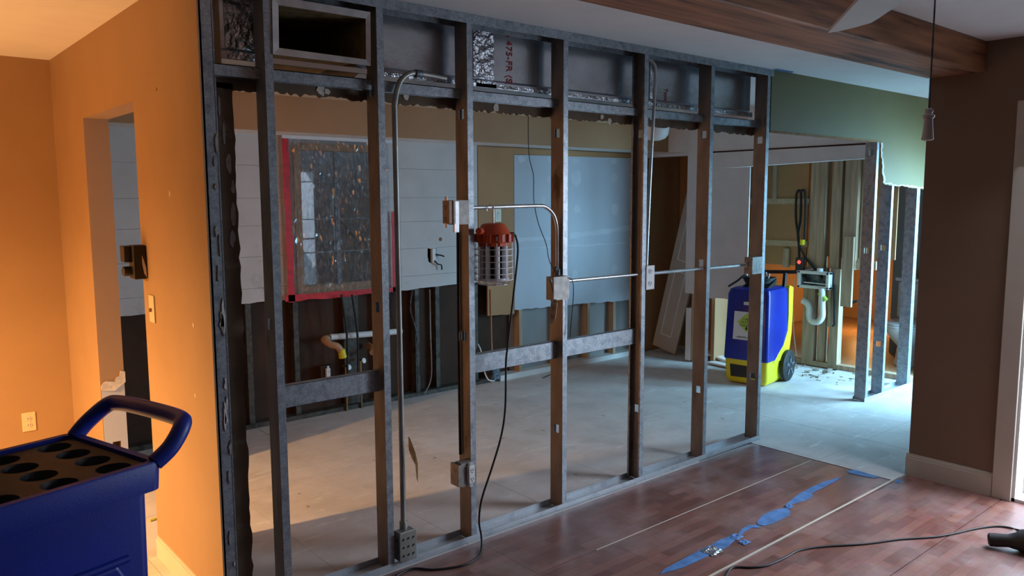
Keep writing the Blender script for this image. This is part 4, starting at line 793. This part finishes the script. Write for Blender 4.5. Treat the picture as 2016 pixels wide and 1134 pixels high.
# ------------------------------------------------------------------ things on the orange wall
a = P(301, 608, X=XW); t = thing('light_switch', 'ivory light switch plate beside the doorway below the black wall mount', 'switch', (XW, a.y, a.z-.06))
MB().box(XW-.006, XW, a.y-.036, a.y+.036, a.z-.06, a.z+.06).build('plate', 'ivory', t, bevel=.002); MB().box(XW-.016, XW-.006, a.y-.003, a.y+.003, a.z-.012, a.z+.004).build('toggle', 'brass', t)
a = P(57, 830, Y=YB); t = thing('wall_outlet', 'cream duplex outlet low on orange wall behind the blue cart', 'outlet', (a.x, YB, a.z-.06))
MB().box(a.x-.036, a.x+.036, YB-.006, YB, a.z-.058, a.z+.058).build('plate', 'ivory', t, bevel=.002)
sf, sl = MB(), MB()
for s in (-1, 1):
    sf.lathe([(.015, 0), (.015, .0025)], (a.x, YB-.006, a.z+s*.02), 14, (0, -1, 0))
    for q in (-1, 1): sl.box(a.x+q*.006-.001, a.x+q*.006+.001, YB-.0095, YB-.0085, a.z+s*.02-.003, a.z+s*.02+.005)
sf.build('socket_face', 'cream', t); sl.build('slots', 'hole', t)
a = P(285, 515, X=XW); t = thing('wall_phone_mount', 'black wall mounted device with torn tape beside the doorway', 'wall device', (XW, a.y, a.z-.07))
MB().box(XW-.055, XW, a.y-.035, a.y+.045, a.z-.075, a.z+.075).build('body', 'black', t, bevel=.006)
MB().box(XW-.085, XW-.05, a.y-.005, a.y+.06, a.z+.0, a.z+.072).build('upper_block', 'black', t, bevel=.004)
MB().lathe([(.022, 0), (.022, .03), (.015, .034)], (XW-.055, a.y+.02, a.z-.04), 14, (-1, 0, 0)).build('knob', 'black', t, 40)
MB().prism([(XW-.02, a.y-.037, a.z+.03), (XW-.006, a.y-.037, a.z-.02), (XW-.004, a.y-.037, a.z-.07), (XW-.014, a.y-.037, a.z-.05), (XW-.02, a.y-.037, a.z-.01)], (0, .002, 0)).build('torn_tape', 'gypsum', t)
js = thing('jamb_channel', 'bare grey steel channel with square hole low on the doorway jamb', 'stud', (1.07, DY1-.004, 0))
jb = MB().box(XW+.004, XW2-.002, DY1-.004, DY1-.001, 0, .25).box(XW+.004, 1.055, DY1-.004, DY1-.001, .25, .31).box(1.098, XW2-.002, DY1-.004, DY1-.001, .25, .31).box(XW+.004, XW2-.002, DY1-.004, DY1-.001, .31, .64)
jb.build('channel', 'gyp', js); 
q = jag((XW+.002, .63), (XW2+.004, .70), 8, .02)
MB().prism([(x, DY1-.008, z) for x, z in q]+[(XW2+.004, DY1-.008, .64), (1.08, DY1-.012, .60), (XW+.002, DY1-.008, .61)], (0, .005, 0)).build('torn_paper', 'gypsum', js)
rr = random.Random(4)
for k, (u, w) in enumerate(((308, 176), (334, 382), (381, 640), (385, 780))):
    a = P(u, w, X=XW); one(MB().prism([(XW-.001, a.y+math.cos(i)*.012*rr.uniform(.4, 1), a.z+math.sin(i)*.016*rr.uniform(.3, 1)) for i in range(6)], (.001, 0, 0)), 'wall_scuff', 'leaf' if k == 0 else 'ivory', ('dark brown gouge high on the orange wall beside doorway', 'pale chip in orange wall paint above the black wall device', 'pale chip in orange wall paint level with the light switch', 'small pale chip in orange wall paint low down')[k], 'wall mark')
yc = spline([P(295, 1025, Z=.006), P(306, 1021, Z=.006), P(318, 1017, Z=.006), Vector((1.2, 4.15, .006)), Vector((1.5, 4.1, .006))], 4)
one(MB().tube(yc, .006, 8), 'extension_cord', 'yellow', 'yellow cord running across the doorway floor', 'cord', smooth=60)

# ------------------------------------------------------------------ blue cart
ZC = .90; K0 = P(318, 905, Z=ZC); KB = P(145, 850, Z=ZC); f1 = (KB-K0); LR = f1.length; f1.normalize()     # along the handle end
f2 = Vector((-f1.y, f1.x, 0)); 
if f2.x > 0: f2 = -f2
LL = .95
def kq(a, b, z): return K0+f1*a+f2*b+Vector((0, 0, z-ZC))
ct = thing('utility_cart', 'blue plastic utility cart with black holed tray top and loop handle', 'cart', kq(LR/2, LL/2, 0))
def kr(i, z, r=.03):
    out = []; a0, a1, b0, b1 = i, LR-i, i, LL-i
    for (ca, cb, s) in ((a1-r, b0+r, -math.pi/2), (a1-r, b1-r, 0), (a0+r, b1-r, math.pi/2), (a0+r, b0+r, math.pi)):
        for k in range(5): t = s+math.pi/2*k/4; out.append(kq(ca+math.cos(t)*r, cb+math.sin(t)*r, z))
    return out
loft([kr(.05, .10), kr(.035, .16), kr(.028, .82)]).build('body', 'blue', ct, 40)
rim = MB(); R1, R2, R3 = kr(0, .815, .03), kr(-.004, ZC-.006, .03), kr(.0, ZC, .03); R4, R5 = kr(.022, ZC, .02), kr(.022, ZC-.02, .02); n = 20
vs = R1+R2+R3+R4+R5+kr(.028, .815); rim.add(vs, [(i*n+k, i*n+(k+1) % n, (i+1)*n+(k+1) % n, (i+1)*n+k) for i in range(4) for k in range(n)]+[(5*n+k, 5*n+(k+1) % n, (k+1) % n, k) for k in range(n)])
rim.build('rim', 'blue', ct, 40)
for za, zb, b0, b1 in ((.56, .62, .10, .40), (.56, .62, .46, .80), (.30, .36, .10, .80)):
    MB().prism([kq(.026, b0, za), kq(.026, b1, za), kq(.026, b1-.03, zb), kq(.026, b0+.03, zb)], f1*.03).build('moulded_recess', 'blue', ct, bevel=.01)
    MB().tube([kq(.030, b0, zb+.01), kq(.030, b1, zb+.01)], .012, 8).build('moulded_rib', 'blue', ct, 60)
tray = MB(); na, nb = 4, 6; ca, cb = (LR-.048)/na, (LL-.048)/nb; rh = .047; zt = ZC-.012
for i in range(na):
    for j in range(nb):
        a, b = .024+ca*(i+.5), .024+cb*(j+.5); N = 24; sq, ci, cl, cm = [], [], [], []
        for k in range(N):
            th = 2*math.pi*k/N; c_, s_ = math.cos(th), math.sin(th); m_ = max(abs(c_), abs(s_))
            sq.append(kq(a+c_/m_*ca/2, b+s_/m_*cb/2, zt)); ci.append(kq(a+c_*rh, b+s_*rh, zt)); cl.append(kq(a+c_*rh*.9, b+s_*rh*.9, zt-.03)); cm.append(kq(a+c_*.005, b+s_*.005, zt-.016))
        tray.add(sq+ci+cl+cm, [(q*N+k, q*N+(k+1) % N, (q+1)*N+(k+1) % N, (q+1)*N+k) for q in range(3) for k in range(N)])
tray.build('holed_tray', 'tray', ct, 30)
hp = [kq(LR-.025, .01, ZC-.01), kq(LR-.03, -.03, ZC+.03), kq(LR-.055, -.085, ZC+.078), kq(LR-.10, -.105, ZC+.088), kq(LR*.5, -.108, ZC+.092), kq(.075, -.108, ZC+.088), kq(.03, -.09, ZC+.075), kq(.015, -.04, ZC+.025), kq(.02, .01, ZC-.01)]
MB().tube(spline(hp, 5), .026, 12).build('handle', 'blue', ct, 60)
for a in (.10, LR-.10):
    for b in (.12, LL-.12):
        MB().lathe([(.02, -.018), (.05, -.016), (.052, 0), (.05, .016), (.02, .018)], kq(a, b, .052), 16, f1).build('caster', 'rubber', ct, 40); MB().obox(kq(a, b, .098), f1*.03, f2*.03, Vector((0, 0, .012))).build('caster_fork', 'steel_dark', ct)

# ------------------------------------------------------------------ on the laminate floor
def ftape(pix, lab, z=.0012):
    q = [P(u, w, Z=0) for u, w in pix]; return one(MB().prism([(v.x, v.y, z) for v in q], (0, 0, .0012)), 'tape_strip', 'bluetape', lab, 'tape', 'blue tape remnants on the laminate')
z5 = lambda x, y: (1400+x/3.273, 800+y/3.273)
ftape([z5(*p) for p in ((480, 635), (560, 570), (640, 525), (720, 490), (835, 455), (815, 478), (750, 510), (700, 535), (650, 560), (655, 580), (620, 603), (560, 622), (520, 635), (500, 650))], 'long pointed blue tape remnant on laminate pointing at the brown wall')
ftape([z5(*p) for p in ((295, 745), (330, 705), (390, 675), (450, 660), (490, 655), (512, 680), (505, 705), (460, 725), (400, 755), (340, 772), (300, 765))], 'broad oval blue tape remnant in the middle of the laminate')
ftape([z5(*p) for p in ((170, 830), (200, 790), (250, 765), (300, 768), (320, 785), (260, 785), (215, 810), (185, 845))], 'small crooked blue tape remnant linking two larger ones')
ftape([z5(*p) for p in ((0, 895), (40, 870), (90, 850), (150, 830), (180, 850), (140, 875), (110, 905), (60, 930), (20, 945), (-60, 985), (-180, 1040), (-330, 1085), (-300, 1050), (-180, 985), (-80, 930))], 'long ragged blue tape remnant with crumpled plastic on laminate')
ftape([z5(*p) for p in ((880, 420), (920, 410), (980, 425), (1040, 445), (1085, 460), (1040, 463), (980, 450), (930, 440), (890, 432))], 'blue tape smear at the end of laminate by the grey hall floor')
ftape([z5(*p) for p in ((1183, 482), (1205, 470), (1228, 480), (1215, 494), (1190, 494))], 'tiny blue tape dot near the brown wall baseboard')
rr = random.Random(11)
for k, (x, y, s, lab, m) in enumerate(((500, 648, .016, 'curled dark blue tape scrap beside the pointed tape remnant', 'bluetape'), (160, 845, .022, 'crumpled blue tape lump on the ragged tape remnant', 'bluetape'), (215, 878, .018, 'loose blue tape curl lying off the ragged tape remnant', 'bluetape'), (10, 935, .030, 'clear crumpled plastic scrap stuck on blue tape', 'foil_crinkled'))):
    p = P(*z5(x, y), Z=0); mb = MB(); n = 7; mb.add([(p.x+(i-3)*s*.5+rr.uniform(-.2, .2)*s, p.y+(j-3)*s*.4+rr.uniform(-.2, .2)*s, .0028+abs(rr.uniform(0, .35))*s*(1 if 0 < i < 6 and 0 < j < 6 else .1)) for j in range(n) for i in range(n)], [(j*n+i, j*n+i+1, (j+1)*n+i+1, (j+1)*n+i) for j in range(n-1) for i in range(n-1)])
    one(mb, 'tape_scrap', m, lab, 'tape', smooth=20)
one(MB().prism([(2.15, 1.944, .0005), (4.66, 1.959, .0005), (4.66, 1.968, .0005), (2.15, 1.951, .0005)], (0, 0, .005)), 'transition_strip', 'cream', 'long thin pale strip lying along a joint of the laminate', 'trim strip')
one(MB().prism([(2.6, 2.4575, -.002), (4.56, 2.4575, -.002), (4.56, 2.4625, -.002), (2.6, 2.4625, -.002)], (0, 0, .0030)), 'joint_filler', 'cream', 'narrow pale filler line in the laminate joint nearer the studs', 'trim strip')
tl = thing('power_tool', 'black corded power tool lying on the laminate near the patio door', 'tool', (4.12, 1.17, 0))
ta = P(1945, 1060, Z=.04); tb = P(2040, 1066, Z=.06)
dv = (tb-ta).normalized()
MB().lathe([(.020, 0), (.030, .006), (.032, .03), (.030, .08), (.040, .115), (.056, .14), (.062, .20), (.056, .36), (.035, .38)], ta+Vector((0, 0, -.005)), 18, dv).build('motor_body', 'rubber', tl, 40)
MB().obox(ta+dv*.34+Vector((0, 0, -.01)), dv*.05, Vector((-dv.y, dv.x, 0))*.035, Vector((0, 0, .045))).build('handle', 'steel_dark', tl, bevel=.01)
MB().obox(ta+dv*.20+Vector((0, 0, .030)), dv*.03, Vector((-dv.y, dv.x, 0))*.012, Vector((0, 0, .008))).build('switch', 'black', tl, bevel=.003)
MB().lathe([(.02, 0), (.06, .004), (.06, .008), (.02, .012)], ta+dv*.28+Vector((0, 0, -.042)), 18).build('guard', 'steel_dark', tl, 40)
cpts = [P(u, w, Z=.005) for u, w in ((1420, 1160), (1432, 1128), (1445, 1117), (1480, 1117), (1510, 1113), (1545, 1098), (1572, 1084), (1620, 1076), (1700, 1071), (1770, 1062), (1840, 1057), (1880, 1050), (1920, 1041), (1960, 1036), (1990, 1039), (2006, 1044))]
MB().tube(spline(cpts+[ta+dv*.30+Vector((0, .03, .02))], 6), .005, 8).build('power_cord', 'black', tl, 60)
